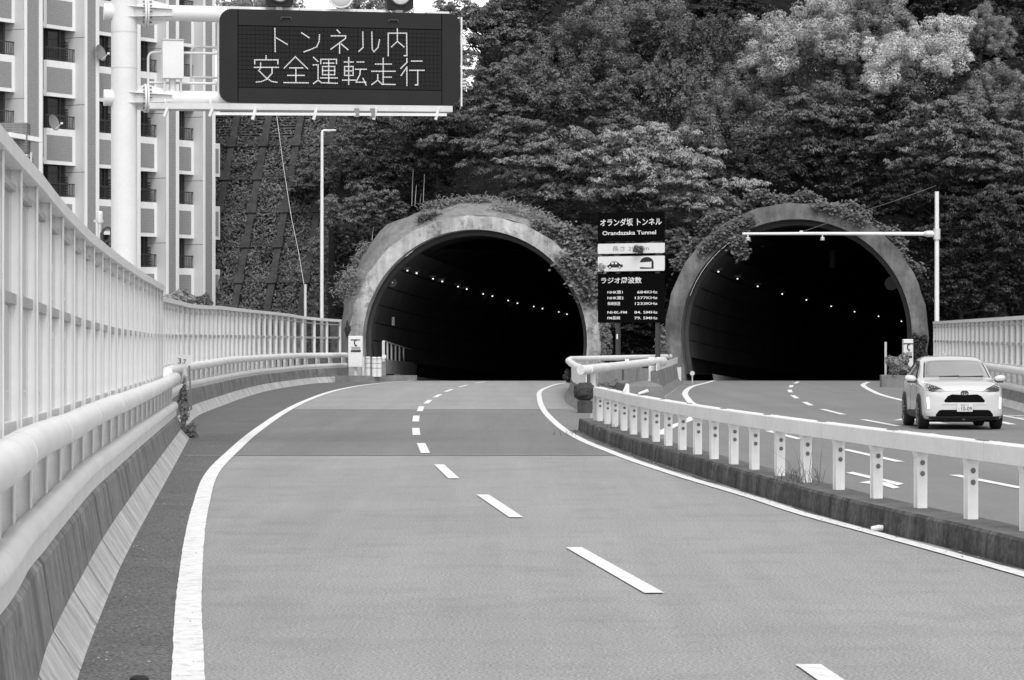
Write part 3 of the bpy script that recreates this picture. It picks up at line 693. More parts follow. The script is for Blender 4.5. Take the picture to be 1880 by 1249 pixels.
for j in range(len(rows) - 1):
    for i in range(nx - 1):
        p = mb.v[vid[i, j]]; q = mb.v[vid[i + 1, j + 1]]
        if rows[j + 1][0] == 'w' or rows[j][0] == 'w':
            if inside((p[0] + q[0]) / 2, (p[2] + q[2]) / 2): continue
        mb.f.append((vid[i, j], vid[i + 1, j], vid[i + 1, j + 1], vid[i, j + 1]))
struct(mb.build('hill', M['soil'], smooth=math.radians(60)))

# ------------------------------------------------------------------ slope with a concrete crib frame, left of the tunnels
ST = math.radians(-15)                                       # strike of the slope
su = Vector((math.cos(ST), math.sin(ST), 0)); sup_h = Vector((-math.sin(ST), math.cos(ST), 0))
sv = (sup_h * 0.52 + Vector((0, 0, 1))).normalized(); sn = su.cross(sv)
if sn.y > 0: sn = -sn
S0 = P(395, 575, 149.0)
def slope_pt(u, v, w=0.0): return S0 + su * u + sv * v + sn * w
crib = thing('crib_frame', 'weathered concrete grid frame holding the steep overgrown slope beside the building', 'retaining frame', tuple(slope_pt(3, -1)))
def slope_uv(px, py):
    """where the ray through a photo pixel meets the slope plane"""
    ray = Vector(((px - CX) / F, 1, (HZ - py) / F)); o = Vector((0, 0, EYE)); k = (S0 - o).dot(sn) / ray.dot(sn); p = o + ray * k - S0
    return p.dot(su), p.dot(sv)
mb = MB()
cor = [slope_uv(380, 640), slope_uv(640, 640), slope_uv(660, 300), slope_uv(700, 150), slope_uv(380, 150)]
vs = []; nu, nv = 26, 26; U0, U1, V0, V1 = -3, 9.0, -2.5, 13
for j in range(nv + 1):
    for i in range(nu + 1):
        u = U0 + (U1 - U0) * i / nu; v = V0 + (V1 - V0) * j / nv
        vs.append(slope_pt(u, v, .10 * math.sin(u * 2.1) * math.sin(v * 1.7)))
mb.add(vs, [(j * (nu + 1) + i, j * (nu + 1) + i + 1, (j + 1) * (nu + 1) + i + 1, (j + 1) * (nu + 1) + i) for j in range(nv) for i in range(nu)])
struct(mb.build('hillside', M['soil']))
uh = [slope_uv(*q)[1] for q in ((430, 270), (430, 331), (470, 391), (430, 455), (430, 520))]
ucols = [slope_uv(*q)[0] for q in ((425, 300), (475, 300), (535, 300), (600, 300), (405, 480))]
u1 = slope_uv(424, 300)[0]; pitch = (slope_uv(483, 300)[0] - u1)
for k in range(-2, 6):
    u = u1 + pitch * k
    mb = MB(); p, q = slope_pt(u, V0, .18), slope_pt(u, V1 - 1, .18); mb.bar(p, q, .34, .36, up=sn); mb.build('rib', M['concrete_dark'], crib)
for v in uh:
    mb = MB(); mb.bar(slope_pt(U0, v, .14), slope_pt(U1 - 3.2, v, .14), .30, .26, up=sv); mb.build('cross_beam', M['concrete_dark'], crib)
    for k in range(-1, 5):
        u = u1 + pitch * k; mb = MB(); mb.bar(slope_pt(u, v - .24, .2), slope_pt(u, v + .24, .2), .5, .5, up=sn); mb.build('node_block', M['concrete_dark'], crib)
# corrugated boards in the upper left cells
M['board'] = mat('dark_corrugated_board', 0.075, 0.7, stain=0.3, stain_scale=2.0)
bd = thing('board_wall', 'dark ribbed boards showing between the crib ribs at the top of the slope', 'boarding', tuple(slope_pt(0, 9, .05)))
va, vb = slope_uv(430, 262)[1], slope_uv(430, 205)[1]
for k in range(-1, 3):
    mb = MB(); ua, ub = u1 + pitch * k + .12, u1 + pitch * (k + 1) - .12; nb = 15
    if k == 2: nb = 8
    for i in range(nb):
        v = va + .25 + (vb + .8 - va - .3) * i / 15; mb.bar(slope_pt(ua, v, .10), slope_pt(ub, v, .10), .05, .075, up=sv)
    mb.build('board_panel', M['board'], bd)

# ------------------------------------------------------------------ apartment building
BO = Vector((-20.9, 138.0, 0)); BTH = math.radians(30)          # facade runs 30 degrees off the line of sight
brz = math.radians(60)                                          # local +x = along the facade, local -y = outward
bld = thing('apartment_building', 'pale apartment block with grey tiled panels, recessed balconies and projecting piers', 'building', tuple(BO), brz)
# local frame: u = x, outward v = -y
bays = [(-8.6, -4.4), (-4.4, 0.0), (0.0, 3.65), (3.65, 6.65), (6.65, 9.67), (9.67, 12.62)]
ZB = [14.37 - 3.06 * k for k in range(-2, 5)]; ZTOP, ZBOT = 22.5, -0.5
def bpart(mb, name, material, parent=None, **k): return mb.build(name, material, parent or bld, local=True, **k)
PV = 0.55
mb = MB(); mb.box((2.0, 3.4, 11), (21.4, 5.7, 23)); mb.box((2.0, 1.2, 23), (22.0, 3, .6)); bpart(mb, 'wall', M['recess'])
for i, (ua, ub) in enumerate(bays):
    w = ub - ua; pw = 1.05 if w < 4 else 1.25; gap = 0.55 if w < 4 else 1.0
    pa, pb = ub - pw - gap + .0, ub - gap                     # pier
    if w < 3.2: pa, pb = ub - 1.42, ub - 0.42
    # pier: plaster shaft with a tiled strip between two pale edges on its front
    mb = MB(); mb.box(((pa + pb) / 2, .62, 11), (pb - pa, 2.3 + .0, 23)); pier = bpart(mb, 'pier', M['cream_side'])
    mb = MB()
    mb.box((pa + .09, -PV + .02, 11), (.18, .06, 23)); mb.box((pb - .12, -PV + .02, 11), (.24, .06, 23)); bpart(mb, 'pier_edge', M['cream'], pier)
    mb = MB(); mb.box(((pa + .18 + pb - .24) / 2, -PV + .03, 11), (pb - pa - .42, .05, 23)); bpart(mb, 'pier_tiles', M['brick'], pier)
    for kz in range(7):
        mb = MB(); z = ZB[0] - 1.9 - kz * 3.06 * 1; mb.box(((pa + pb) / 2, .615, z), (pb - pa + .006, 2.316, .025)); bpart(mb, 'pier_joint', M['recess'], pier)
    # back part of the bay, between this pier and the next balcony
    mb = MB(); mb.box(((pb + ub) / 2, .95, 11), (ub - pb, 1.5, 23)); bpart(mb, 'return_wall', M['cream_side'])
    for zb in ZB:
        if zb < -1: continue
        mb = MB(); L = pa - ua
        mb.box((ua + L / 2, .09, zb - .8), (L, .18, 1.62)); mb.box((ua + L / 2, .355, zb - 1.40), (L, .34, .22)); par = bpart(mb, 'parapet', M['cream'])
        mb = MB(); mb.box((ua + (L - .22) / 2, -.001, zb - .87), (L - .22, .012, 1.14)); bpart(mb, 'tile_panel', M['brick'], par)
        # balcony floor slab edge, back wall with dark sliding window
        mb = MB(); mb.box((ua + L * .46, 0.52, zb + .55), (L * .90, .05, 1.9)); win = bpart(mb, 'balcony_window', M['glass_dark'])
        if i == 1: 
            mb = MB(); mb.box((ua + L * .30, 0.47, zb + .55), (L * .34, .03, 1.85)); bpart(mb, 'curtain', M['curtain'], win)
        mb = MB(); mb.box((ua + L * .74, 0.48, zb + .55), (.10, .07, 1.95)); bpart(mb, 'window_frame', M['dark_metal'], win)
        # railing
        mb = MB(); zt = zb + .60
        mb.box((ua + L / 2, .05, zt), (L, .05, .05)); mb.box((ua + L / 2, .05, zb + .08), (L, .04, .03))
        nbar = int(L / .12)
        for q in range(nbar + 1): mb.box((ua + L * q / nbar, .05, (zt + zb) / 2 + .03), (.022, .022, zt - zb - .06))
        bpart(mb, 'balcony_railing', M['dark_metal'])
        if i in (2, 3, 4) and kz:
            mb = MB()
            for q in range(7): mb.box((ua + L * .86, .33, zb + .15 + q * .13), (.16, .16, .07))
            bpart(mb, 'stacked_planter', M['dark_metal'], None)
for zb in ZB:
    mb = MB(); mb.box((13.0, .5, zb - .8), (.72, 1.0, 1.62)); par = bpart(mb, 'parapet', M['cream'])
    mb = MB(); mb.box((13.02, -.004, zb - .85), (.45, .012, 1.2)); bpart(mb, 'tile_panel', M['brick'], par)
# satellite dishes on the balconies
def dish(px, py, d, label):
    c = P(px, py, d); r = thing('satellite_dish', label, 'satellite dish', tuple(c), 0)
    mb = MB(); n = 20; ax = Vector((.85, -.45, .25)).normalized(); a = ax.cross(Vector((0, 0, 1))).normalized(); b = a.cross(ax)
    vs = [c]; 
    for q, rr in enumerate((.15, .28, .38)):
        for k in range(n): an = 2 * math.pi * k / n; vs.append(c + (a * math.cos(an) + b * math.sin(an)) * rr + ax * (rr * rr * .5))
    fs = [(0, 1 + k, 1 + (k + 1) % n) for k in range(n)]
    for q in range(2): fs += [(1 + q * n + k, 1 + (q + 1) * n + k, 1 + (q + 1) * n + (k + 1) % n, 1 + q * n + (k + 1) % n) for k in range(n)]
    mb.add(vs, fs); mb.build('reflector', M['web'], r)
    mb = MB(); e = c + ax * .38 + Vector((.1, 0, -.12)); mb.tube([c - b * .3 + ax * .08, e], .018, 6); mb.box(e, (.1, .1, .09)); mb.build('feed_arm', M['white_dirty'], r)
dish(183, 98, 140.2, 'grey satellite dish on the upper balcony beside the gantry pole')
dish(97, 226, 137.2, 'grey satellite dish on the lower balcony left of the gantry pole')
# small tiled annex in front of the building, just above the near fence
annex = thing('brick_annex', 'small dark-tiled annex with a pale slab roof above the near fence', 'building', tuple(P(10, 600, 118)))
mb = MB(); q = P(-20, 290, 118); mb.box((q.x + .2, 118.5, 3.2), (2.7, 1.0, 9.2 - 1.2)); 
mb = MB(); a, b = P(-60, 225, 118), P(50, 225, 118); mb.box(((a.x + b.x) / 2, 118.4, 9.6), (b.x - a.x, .8, 1.15)); mb.build('wall', M['brick_dark'], annex)
mb = MB(); a, b = P(9, 250, 117), P(67, 250, 117); mb.bar(P(9, 248, 117.4), P(67, 258, 119), .6, .18); mb.build('slab_roof', M['cream'], annex)
mb = MB(); a, b = P(-60, 300, 118.2), P(55, 300, 118.2); mb.box(((a.x + b.x) / 2, 118.7, 4.4), (b.x - a.x, .6, 9.0)); mb.build('window_wall', M['glass_dark'], annex)
for px in (18, 38, 56):
    mb = MB(); a = P(px, 290, 118); mb.box((a.x, 118.2, 4.5), (.07, .1, 9.1)); mb.build('window_frame', M['galv'], annex)
# pole with antenna and coiled cable behind the fence
ant = thing('antenna_pole', 'grey antenna cylinder with coiled cable on a pole, behind the near fence', 'antenna', tuple(P(183, 600, 70)))
a = P(183, 470, 70); mb = MB(); mb.tube([Vector((a.x, a.y, 0)), P(183, 402, 70)], .045, 10); mb.build('pole', M['galv'], ant, smooth=SM)
mb = MB(); mb.tube([P(183, 410, 70), P(183, 408.5, 70), P(183, 390, 70), P(183, 388, 70)], [.06, .072, .072, .05], 14); mb.build('antenna', M['white_dirty'], ant, smooth=SM)
mb = MB(); mb.bar(P(172, 406, 70), P(190, 406, 70), .03, .05); mb.build('bracket', M['galv'], ant)
mb = MB()
for k in range(4):
    c = P(195, 430 + k, 70 - .03 * k); mb.tube([c + Vector((.13 * math.cos(q * .42) * (1 - .08 * k), .05 * math.sin(q * .42), .16 * math.sin(q * .42) + .05 * math.cos(q * .42))) for q in range(16)], .012, 6)
mb.build('coiled_cable', M['dark_metal'], ant)
mb = MB(); c = P(186, 437, 70); mb.box(c, (.10, .08, .24)); mb.build('junction_box', M['dark_metal'], ant)
# ------------------------------------------------------------------ gantry with the LED sign
GD = 56.0; YAW = math.radians(12)
gx = P(228, 0, GD).x
su_ = Vector((math.cos(YAW), math.sin(YAW), 0)); no_ = Vector((math.sin(YAW), -math.cos(YAW), 0))   # along the arms, and out towards the traffic
gan = thing('sign_gantry', 'white cantilever sign gantry with a round pole and two tubular arms', 'gantry', (gx, GD, 0))
mb = MB(); mb.tube([(gx, GD, -.2), (gx, GD, 10.5)], 0.238, 28); pole = mb.build('pole', M['white'], gan, smooth=SM)
for py in (60, 126):
    z = P(0, py, GD).z; mb = MB(); mb.tube([(gx, GD, z - .012), (gx, GD, z + .012)], 0.2405, 28); mb.build('pole_seam', M['galv'], pole)
def gp(px, py, off=0.0):
    """ray through a photo pixel onto the sign plane, moved off towards the traffic"""
    ray = Vector(((px - CX) / F, 1, (HZ - py) / F)); o = Vector((0, 0, EYE)); p0 = Vector((gx, GD, 0)) + no_ * off
    return o + ray * ((p0 - o).dot(no_) / ray.dot(no_))
for py in (22.5, 180.0):
    z = P(0, py, GD).z; c = Vector((gx, GD, z))
    mb = MB(); mb.tube([c + su_ * .55, c + su_ * 4.9], 0.148, 24); arm = mb.build('arm', M['white'], gan, smooth=SM)
    mb = MB(); mb.tube([c - su_ * .37, c], 0.15, 24); mb.build('arm_stub', M['white'], arm, smooth=SM)
    mb = MB(); mb.tube([c, c + su_ * .56], 0.15, 24); mb.build('arm_root', M['white'], arm, smooth=SM)
    mb = MB()
    for e in (.36, .405): mb.tube([c + su_ * e, c + su_ * (e + .035)], 0.265, 28)
    mb.build('flange', M['white'], arm, smooth=SM)
    for sgn, ox in ((1, 0), (-1, 0)):
        mb = MB(); mb.prism([c + Vector((0, 0, sgn * .14)) + su_ * .02, c + su_ * .37 + Vector((0, 0, sgn * .25)), c + su_ * .44 + Vector((0, 0, sgn * .25)), c + su_ * .82 + Vector((0, 0, sgn * .145)), c + su_ * .82 + Vector((0, 0, sgn * .13)), c + su_ * .02 + Vector((0, 0, sgn * .13))], (0, 0, 0), no_ * .02); mb.build('gusset', M['white'], arm)
        for o2 in (.19,):
            mb = MB(); mb.bar(c - su_ * .05 + no_ * o2 + Vector((0, 0, sgn * .10)), c + su_ * .86 + no_ * .16 + Vector((0, 0, sgn * .06)), .10, .014); mb.build('stiffener', M['white'], arm)
    mb = MB()
    for k in range(12):
        an = k * math.pi / 6; q = c + su_ * .33 + (no_ * math.cos(an) + Vector((0, 0, 1)) * math.sin(an)) * .215; mb.tube([q, q + su_ * .16], .018, 6)
    mb.build('flange_bolts', M['steel_bolt'], arm)
# control box on the lower arm
mb = MB(); a, b = gp(298, 145, .05), gp(336, 75, .05); c = (a + b) / 2
mb.box(c, (.385, .24, .70), YAW); box = mb.build('control_box', M['white'], gan, bevel=.012)
mb = MB(); mb.box(c + Vector((0, 0, .36)) - no_ * .0, (.40, .27, .018), YAW); mb.build('box_lid', M['galv'], box)
mb = MB(); q = gp(317, 158, 0); mb.tube([q - Vector((0, 0, .16)), q + Vector((0, 0, .16))], .06, 12); mb.build('box_stand', M['white'], box, smooth=SM)
for dx in (-.15, .15):
    mb = MB(); q = gp(317, 156, .1) + su_ * dx; mb.bar(q - Vector((0, 0, .14)), q + Vector((0, 0, .13)), .035, .02, up=no_); mb.build('box_bracket', M['galv'], box)
# maintenance railings
def pipe(pts, name, r=.024, off=0.0):
    mb = MB(); mb.tube(pts, r, 10); return mb.build(name, M['white'], gan, smooth=SM)
def corner(a, b, c, n=6):
    return [a] + [(1 - t) ** 2 * (b + (a - b).normalized() * .12) + 2 * t * (1 - t) * b + t * t * (b + (c - b).normalized() * .12) for t in np.linspace(0, 1, n)] + [c]
pipe(corner(gp(272, 168, -.2), gp(272, 96, -.2), gp(420, 99, -.2)), 'handrail')
pipe([gp(272, 152, -.2), gp(420, 154, -.2)], 'handrail')
pipe(corner(gp(351, 168, -.5), gp(351, 86, -.5), gp(420, 88, -.5)), 'handrail')
pipe([gp(351, 142, -.5), gp(420, 143.5, -.5)], 'handrail')
# catwalk grating below
mb = MB(); a, b = gp(272, 199, .15), gp(826, 205, .15)
mb.bar(a, b, .55, .05); mb.bar(a + no_ * .26 + Vector((0, 0, .03)), b + no_ * .26 + Vector((0, 0, .03)), .02, .11); mb.bar(a - no_ * .26 + Vector((0, 0, .03)), b - no_ * .26 + Vector((0, 0, .03)), .02, .11)
walk = mb.build('catwalk', M['galv'], gan)
mb = MB(); a, b = gp(395, 209, .43), gp(820, 211, .43); mb.bar(a, b, .03, .05); mb.build('catwalk_edge', M['white_dirty'], walk)
for px in (304, 387, 466, 578, 688, 802):
    mb = MB(); a = gp(px, 182, .16); b = gp(px + 1, 222, .3) if px > 395 else gp(px + 1, 214, .2)
    mb.bar(a, a + Vector((0, 0, -.22)), .04, .09); mb.bar(gp(px + 4, 198, .42), gp(px - 2, 220 if px > 400 else 214, .40), .07, .05); mb.build('catwalk_bracket', M['white'], walk)
for px in (655, 684):
    mb = MB(); mb.bar(gp(px, 199, .44), gp(px, 215, .44), .09, .02); mb.build('conduit_plate', M['web'], walk)

# LED board
c0, c1 = gp(403, 100, .30), gp(845, 110, .30)
zt, zb_ = gp(403, 16, .30).z, gp(403, 188, .30).z
W = (c1 - c0).length; Hh = zt - zb_
led = thing('led_sign', 'dark electronic message board with two lit rows of Japanese text', 'message board', tuple(Vector((c0.x, c0.y, zb_)) + su_ * (W / 2) - no_ * .1), YAW)
def rrect(w, h, r, n=7):
    out = []
    for cx_, cy_, a0 in ((w / 2 - r, h / 2 - r, 0), (-w / 2 + r, h / 2 - r, 90), (-w / 2 + r, -h / 2 + r, 180), (w / 2 - r, -h / 2 + r, 270)):
        for k in range(n): a = math.radians(a0 + 90 * k / (n - 1)); out.append((cx_ + r * math.cos(a), cy_ + r * math.sin(a)))
    return out
zc = Hh / 2
mb = MB(); mb.prism([Vector((x, -.03, zc + z)) for x, z in rrect(W, Hh, .22)], (0, 0, 0), (0, .38, 0)); case = mb.build('case', M['white_dirty'], led, local=True)
mb = MB(); mb.prism([Vector((x, -.10, zc + z)) for x, z in rrect(W, Hh, .22)], (0, 0, 0), (0, .07, 0)); face = mb.build('face', M['led_face'], led, local=True)
def L(px, py, off=.30):
    """photo pixel -> board coordinates (x, z)"""
    p = gp(px, py, off) - led.location; return p.dot(su_), p.z
fx0, fz0 = L(437, 47); fx1, fz1 = L(811, 53); gx0, gz0 = L(437, 160)
FY = -.104
mb = MB(); mb.box(((fx0 + fx1) / 2, FY + .002, (fz0 + gz0) / 2), (fx1 - fx0, .008, fz0 - gz0)); fld = mb.build('led_field', M['led_grid'], led, local=True)
mb = MB()
for k in range(1, 48): x = fx0 + (fx1 - fx0) * k / 48; mb.box((x, FY - .003, (fz0 + gz0) / 2), (.003 if k % 4 else .006, .004, fz0 - gz0))
for k in range(1, 14): z = gz0 + (fz0 - gz0) * k / 14; mb.box(((fx0 + fx1) / 2, FY - .0036, z), (fx1 - fx0, .004, .003 if k % 4 else .006))
mb.build('field_grid', M['sign_black'], fld, local=True)
mb = MB()
for x in (fx0, fx1): mb.box((x, FY + .0006, zc), (.012, .008, Hh - .04))
mb.box(((fx0 + fx1) / 2, FY, fz0), (fx1 - fx0, .008, .016)); mb.box(((fx0 + fx1) / 2, FY - .0006, gz0), (fx1 - fx0, .006, .008))
mb.build('panel_gap', M['sign_black'], face, local=True)
for px, py in ((525, 32), (722, 37)):
    x, z = L(px, py); mb = MB(); mb.bar((x - .09, FY - .02, z), (x + .09, FY - .02, z), .02, .02); mb.box((x - .09, FY, z - .02), (.02, .05, .05)); mb.box((x + .09, FY, z - .02), (.02, .05, .05)); mb.build('handle', M['dark_metal'], face, local=True)
STROKES = '''458,210 460,380|470,280 548,327|655,243 708,278|785,258 783,305 765,345 720,365 672,382|915,222 935,243|872,265 978,265 975,285 870,362|933,318 933,392|945,325 993,365
1103,238 1105,350 1075,378|1170,238 1172,360 1185,382 1215,350 1226,295|1290,410 1290,245 1425,245 1427,410 1408,410|1357,215 1357,305 1315,345|1357,305 1405,345
393,412 393,435|310,470 310,441 480,441 480,470|308,496 483,496|353,465 353,500 340,520 395,575 437,600 472,606|437,500 437,540 395,585 360,600 322,604
528,500 608,418 697,505|568,500 662,500|553,555 672,555|612,500 612,605|525,608 702,610
742,423 773,452|740,478 775,478 775,590 742,615|775,590 800,609 915,613|795,468 795,437 910,437 910,468|815,465 890,465|808,490 897,490 897,550 808,550 808,490|808,520 897,520|795,574 915,574|853,437 853,610
968,457 1032,457|1000,425 1000,620|970,490 1032,490 1032,555 970,555 970,490|970,522 1032,522|955,590 1050,590|1062,457 1110,457|1050,510 1128,510|1085,510 1082,550 1068,575 1055,605 1125,605|1105,578 1127,625
1253,430 1253,620|1197,472 1312,472|1170,525 1340,525|1253,568 1312,568|1213,550 1213,590 1170,622|1213,590 1245,620 1340,622
1427,432 1427,460 1383,503|1427,495 1385,555|1427,495 1427,628|1462,450 1537,450|1448,518 1553,518|1507,518 1507,625 1490,625'''
mb = MB()
for row in STROKES.split('\n'):
    for st in row.split('|'):
        pts = [tuple(map(float, q.split(','))) for q in st.split()]
        for (ax_, ay), (bx, by) in zip(pts[:-1], pts[1:]):
            n = max(1, int(round(math.hypot(bx - ax_, by - ay) / 11.0)))
            for k in range(n + 1):
                x, z = L(390 + (ax_ + (bx - ax_) * k / n) / 4, (ay + (by - ay) * k / n) / 4)
                mb.poly([(x + .0128 * math.cos(q * math.pi / 3), FY - .009 - .0001 * (len(mb.f) % 37), z + .0128 * math.sin(q * math.pi / 3)) for q in range(6)])
mb.build('lettering', M['led'], fld, local=True)
# pale side lip at the far end, and hinges
mb = MB(); mb.box((W / 2 + .03, -.06, zc - .03), (.03, .03, Hh * .97)); mb.build('side_lip', M['white'], led, local=True)
for zz in (.72, .27):
    mb = MB()
    for k in range(3): mb.box((W / 2 + .10, .2, Hh * zz + k * .06 - .06), (.14 + .02 * (k % 2), .05, .035))
    mb.build('hinge', M['white'], led, local=True)
for px in (440, 572, 676, 805):
    mb = MB(); x = L(px, 10)[0]; mb.box((x, .08, Hh + .015), (.42, .3, .05)); mb.build('lifting_rail', M['white'], led, local=True)
# signal heads on top of the board
def signal(px, py, dark, label):
    p = gp(px, py, .22); r = thing('signal_lamp', label, 'signal lamp', tuple(p), YAW, 'signal lamps along the top of the message board')
    if dark:
        mb = MB(); mb.prism([Vector((x, -.10, .26 + z)) for x, z in rrect(.50, .52, .06)], (0, 0, 0), (0, .2, 0)); mb.build('housing', M['led_face'], r, local=True)
        mb = MB(); n = 24
        mb.tube([(0, -.10, .27), (0, -.125, .27)], .205, n); mb.build('lens_rim', M['dark_metal'], r, local=True, smooth=SM)
        mb = MB(); mb.tube([(0, -.12, .27), (0, -.15, .27), (0, -.165, .27), (0, -.17, .27)], [.185, .175, .12, .02], n); mb.build('lens', M['lens'], r, local=True, smooth=SM)
    else:
        mb = MB(); mb.tube([(0, .05, .24), (0, -.04, .24), (0, -.10, .24)], [.2, .245, .245], 28); mb.build('housing', M['white'], r, local=True, smooth=SM)
        mb = MB(); mb.tube([(0, -.09, .24), (0, -.13, .24), (0, -.15, .24)], [.225, .18, .05], 28); ln = mb.build('lens', M['lens_pale'], r, local=True, smooth=SM)
        mb = MB(); mb.tube([(0, -.14, .24), (0, -.17, .24)], [.09, .05], 20); mb.build('lens_centre', M['web'], ln, local=True, smooth=SM)
    mb = MB(); mb.box((0, .02, -.02), (.12, .1, .08)); mb.build('mounting', M['white'], r, local=True)
signal(512, 13.0, True, 'square dark signal lamp at the left on top of the message board')
signal(624, 15.5, False, 'round white beacon lamp between the two square lamps on the message board')
signal(733, 18.5, True, 'square dark signal lamp at the right on top of the message board')

# ------------------------------------------------------------------ tunnel name and radio sign between the portals
BD = 127.0; BY = math.radians(-32)
bc = P(1159.5, 612, BD)
ss = thing('tunnel_sign', 'stacked black and white tunnel sign boards on two posts between the portals', 'road sign', (bc.x, bc.y, 0), BY)
bs = F / BD; wid = 119 / bs / math.cos(BY)
def sz(py): return P(0, py, BD).z
def board(name, y0, y1, m, chamfer=.05):
    mb = MB(); h = sz(y0) - sz(y1); cz_ = (sz(y0) + sz(y1)) / 2
    mb.prism([Vector((x, -.06, cz_ + z)) for x, z in rrect(wid, h, chamfer, 4)], (0, 0, 0), (0, .05, 0)); return mb.build(name, m, ss, local=True)
b1 = board('name_board', 390, 443.5, M['sign_black'], .02); b2 = board('length_board', 447, 465.5, M['sign_white']); b3 = board('pictogram_board', 470.5, 498, M['sign_white']); b4 = board('radio_board', 502.5, 592.5, M['sign_black'], .02)
bx = lambda px: (px - 1159.5) / bs / math.cos(BY)
for px in (1134, 1205):
    mb = MB(); mb.box((bx(px), .06, 3.0), (.16, .14, 7.4)); p = mb.build('post', M['concrete'] if False else M['dark_metal'], ss, local=True)
    mb = MB(); mb.box((bx(px), -.013, 1.95), (.07, .01, .2)); 
    if px == 1134: mb.build('reflector', M['print_white'], p, local=True)
def tx(parent, body, px, py, hpx, wpx, material, weight=.012, name='lettering', sp=1.0):
    t = text_mesh(body, hpx / bs / .80, name, material, parent, 'LEFT', wpx / bs / math.cos(BY), weight, spacing=sp)
    t.location = (bx(px), -.066, sz(py)); return t
tx(b1, 'オランダ坂 トンネル', 1104.5, 413.5, 11.5, 110, M['print_white'], .011)
tx(b1, 'Orandazaka Tunnel', 1108.5, 431, 8.2, 96, M['print_white'], .012)
tx(b2, '長さ 29', 1126, 460.3, 8.5, 41, M['print_grey'], .004)
tx(b2, 'm', 1183, 460.0, 8.5, 9, M['print_grey'], .004)
tx(b4, 'ラジオ周波数', 1106, 519.5, 9.8, 73, M['print_white'], .011)
for py, a, b, bw_ in ((539, 'NHK第1', '684KHz', 36), (549.5, 'NHK第2', '1377KHz', 40), (560, '長崎放送', '1233KHz', 40), (576, 'NHK-FM', '84. 5MHz', 41), (586.5, 'FM長崎', '79. 5MHz', 41)):
    tx(b4, a, 1117.5, py, 5.4, {'NHK第1': 27.5, 'NHK第2': 29, '長崎放送': 23, 'NHK-FM': 35, 'FM長崎': 23}[a], M['print_white'], .008)
    tx(b4, b, 1207 - bw_, py, 5.4, bw_, M['print_white'], .008)
# pictograms: a car driving into a tunnel
def pict(poly, y=-.066, holes=None):
    mb = MB(); mb.prism([Vector((bx(px), y, sz(py))) for px, py in poly], (0, 0, 0), (0, .004, 0)); return mb.build('pictogram', M['print_dark'], b3, local=True)
pict([(1117, 490), (1117.5, 487), (1121, 485.5), (1124, 481), (1126, 480), (1134, 480), (1137, 482), (1140, 485), (1145, 486), (1145, 490.5), (1142, 491), (1120, 491)])
for xx, w in ((1126.6, 4.6), (1133, 4.6)):
    mb = MB(); mb.box((bx(xx), -.068, sz(483.2)), (w / bs / math.cos(BY) * .9, .004, 3.6 / bs)); mb.build('pictogram', M['sign_white'], b3, local=True)
for xx in (1122, 1139.5):
    c = Vector((bx(xx), -.069, sz(490.3)))
    for r_, m_, o_ in ((3.0, M['print_dark'], 0), (1.7, M['sign_white'], -.002)):
        mb = MB(); mb.tube([c + Vector((0, o_, 0)), c + Vector((0, o_ + .004, 0))], r_ / bs, 14); mb.build('pictogram', m_, b3, local=True)
arc = [(1188 + 12.2 * -math.cos(a), 483.5 - 11 * math.sin(a)) for a in np.linspace(0.02, math.pi, 14)]
pict([(1176, 482.5)] + arc + [(1200.3, 494), (1176, 494), (1176, 491), (1196.5, 492), (1196.5, 481)])

# ------------------------------------------------------------------ lamp post, right sensor pole
lp = P(591, 612, 136); r = thing('lamp_post', 'slim pale lamp post with a short lamp head behind the left fence', 'lamp post', (lp.x, lp.y, 0))
mb = MB(); mb.tube([(lp.x, lp.y, 0), P(591, 420, 136), P(591.3, 243, 136)], [.085, .075, .06], 12); mb.build('pole', M['white_dirty'], r, smooth=SM)
mb = MB(); mb.tube([P(591.3, 246, 136), P(592, 240.5, 136), P(596, 239.5, 136), P(606, 240.0, 136)], .05, 10); mb.build('arm', M['white_dirty'], r, smooth=SM)
mb = MB(); c = P(611.5, 239.5, 136); mb.box(c, (.26, .2, .075)); mb.build('lamp_head', M['white'], r, bevel=.02)
# short grey post and guy wire
q = P(560.5, 612, 131); r = thing('wire_post', 'short grey post holding the guy wire left of the lamp post', 'post', (q.x, q.y, 0))
mb = MB(); mb.tube([(q.x, q.y, 0), P(560.5, 522, 131)], .06, 10); mb.build('post_shaft', M['galv'], r, smooth=SM)
mb = MB(); mb.tube([P(558, 522, 131), P(548, 462, 133), P(535, 400, 136), P(521, 310, 140), P(507, 205, 144), P(500, 120, 147)], .011, 6); w = mb.build('guy_wire', M['cream_side']); tag(w, 'thin grey guy wire slanting up the crib-framed slope', 'wire')
q = P(1720, 612, 131); r = thing('sensor_pole', 'pale pole with a long horizontal arm reaching across the right tunnel mouth', 'pole', (q.x, q.y, 0))
mb = MB(); mb.tube([(q.x, q.y, 0), P(1720, 352, 131)], [.105, .09], 14); mb.build('pole', M['white_dirty'], r, smooth=SM)
mb = MB(); mb.tube([P(1720, 430, 131), P(1640, 429.5, 131), P(1490, 429, 131), P(1363, 429.5, 131)], [.085, .08, .065, .055], 12); mb.build('arm', M['white'], r, smooth=SM)
mb = MB(); mb.tube([P(1695, 429.5, 131), P(1702, 429.5, 131), P(1713, 429.5, 131)], [.085, .14, .14], 14); mb.tube([P(1720, 420, 131), P(1720, 440, 131)], .15, 14); mb.build('arm_clamp', M['galv'], r)
for px in (1373, 1510):
    mb = MB(); c = P(px, 436, 131); mb.tube([P(px, 429, 131), c], .03, 8); mb.tube([c, c - Vector((0, 0, .05))], .09, 12); mb.tube([c - Vector((0, 0, .09)), c - Vector((0, 0, .12))], .10, 12); mb.tube([c, c - Vector((0, 0, .12))], .04, 8); mb.build('sensor', M['white'], r, smooth=SM)
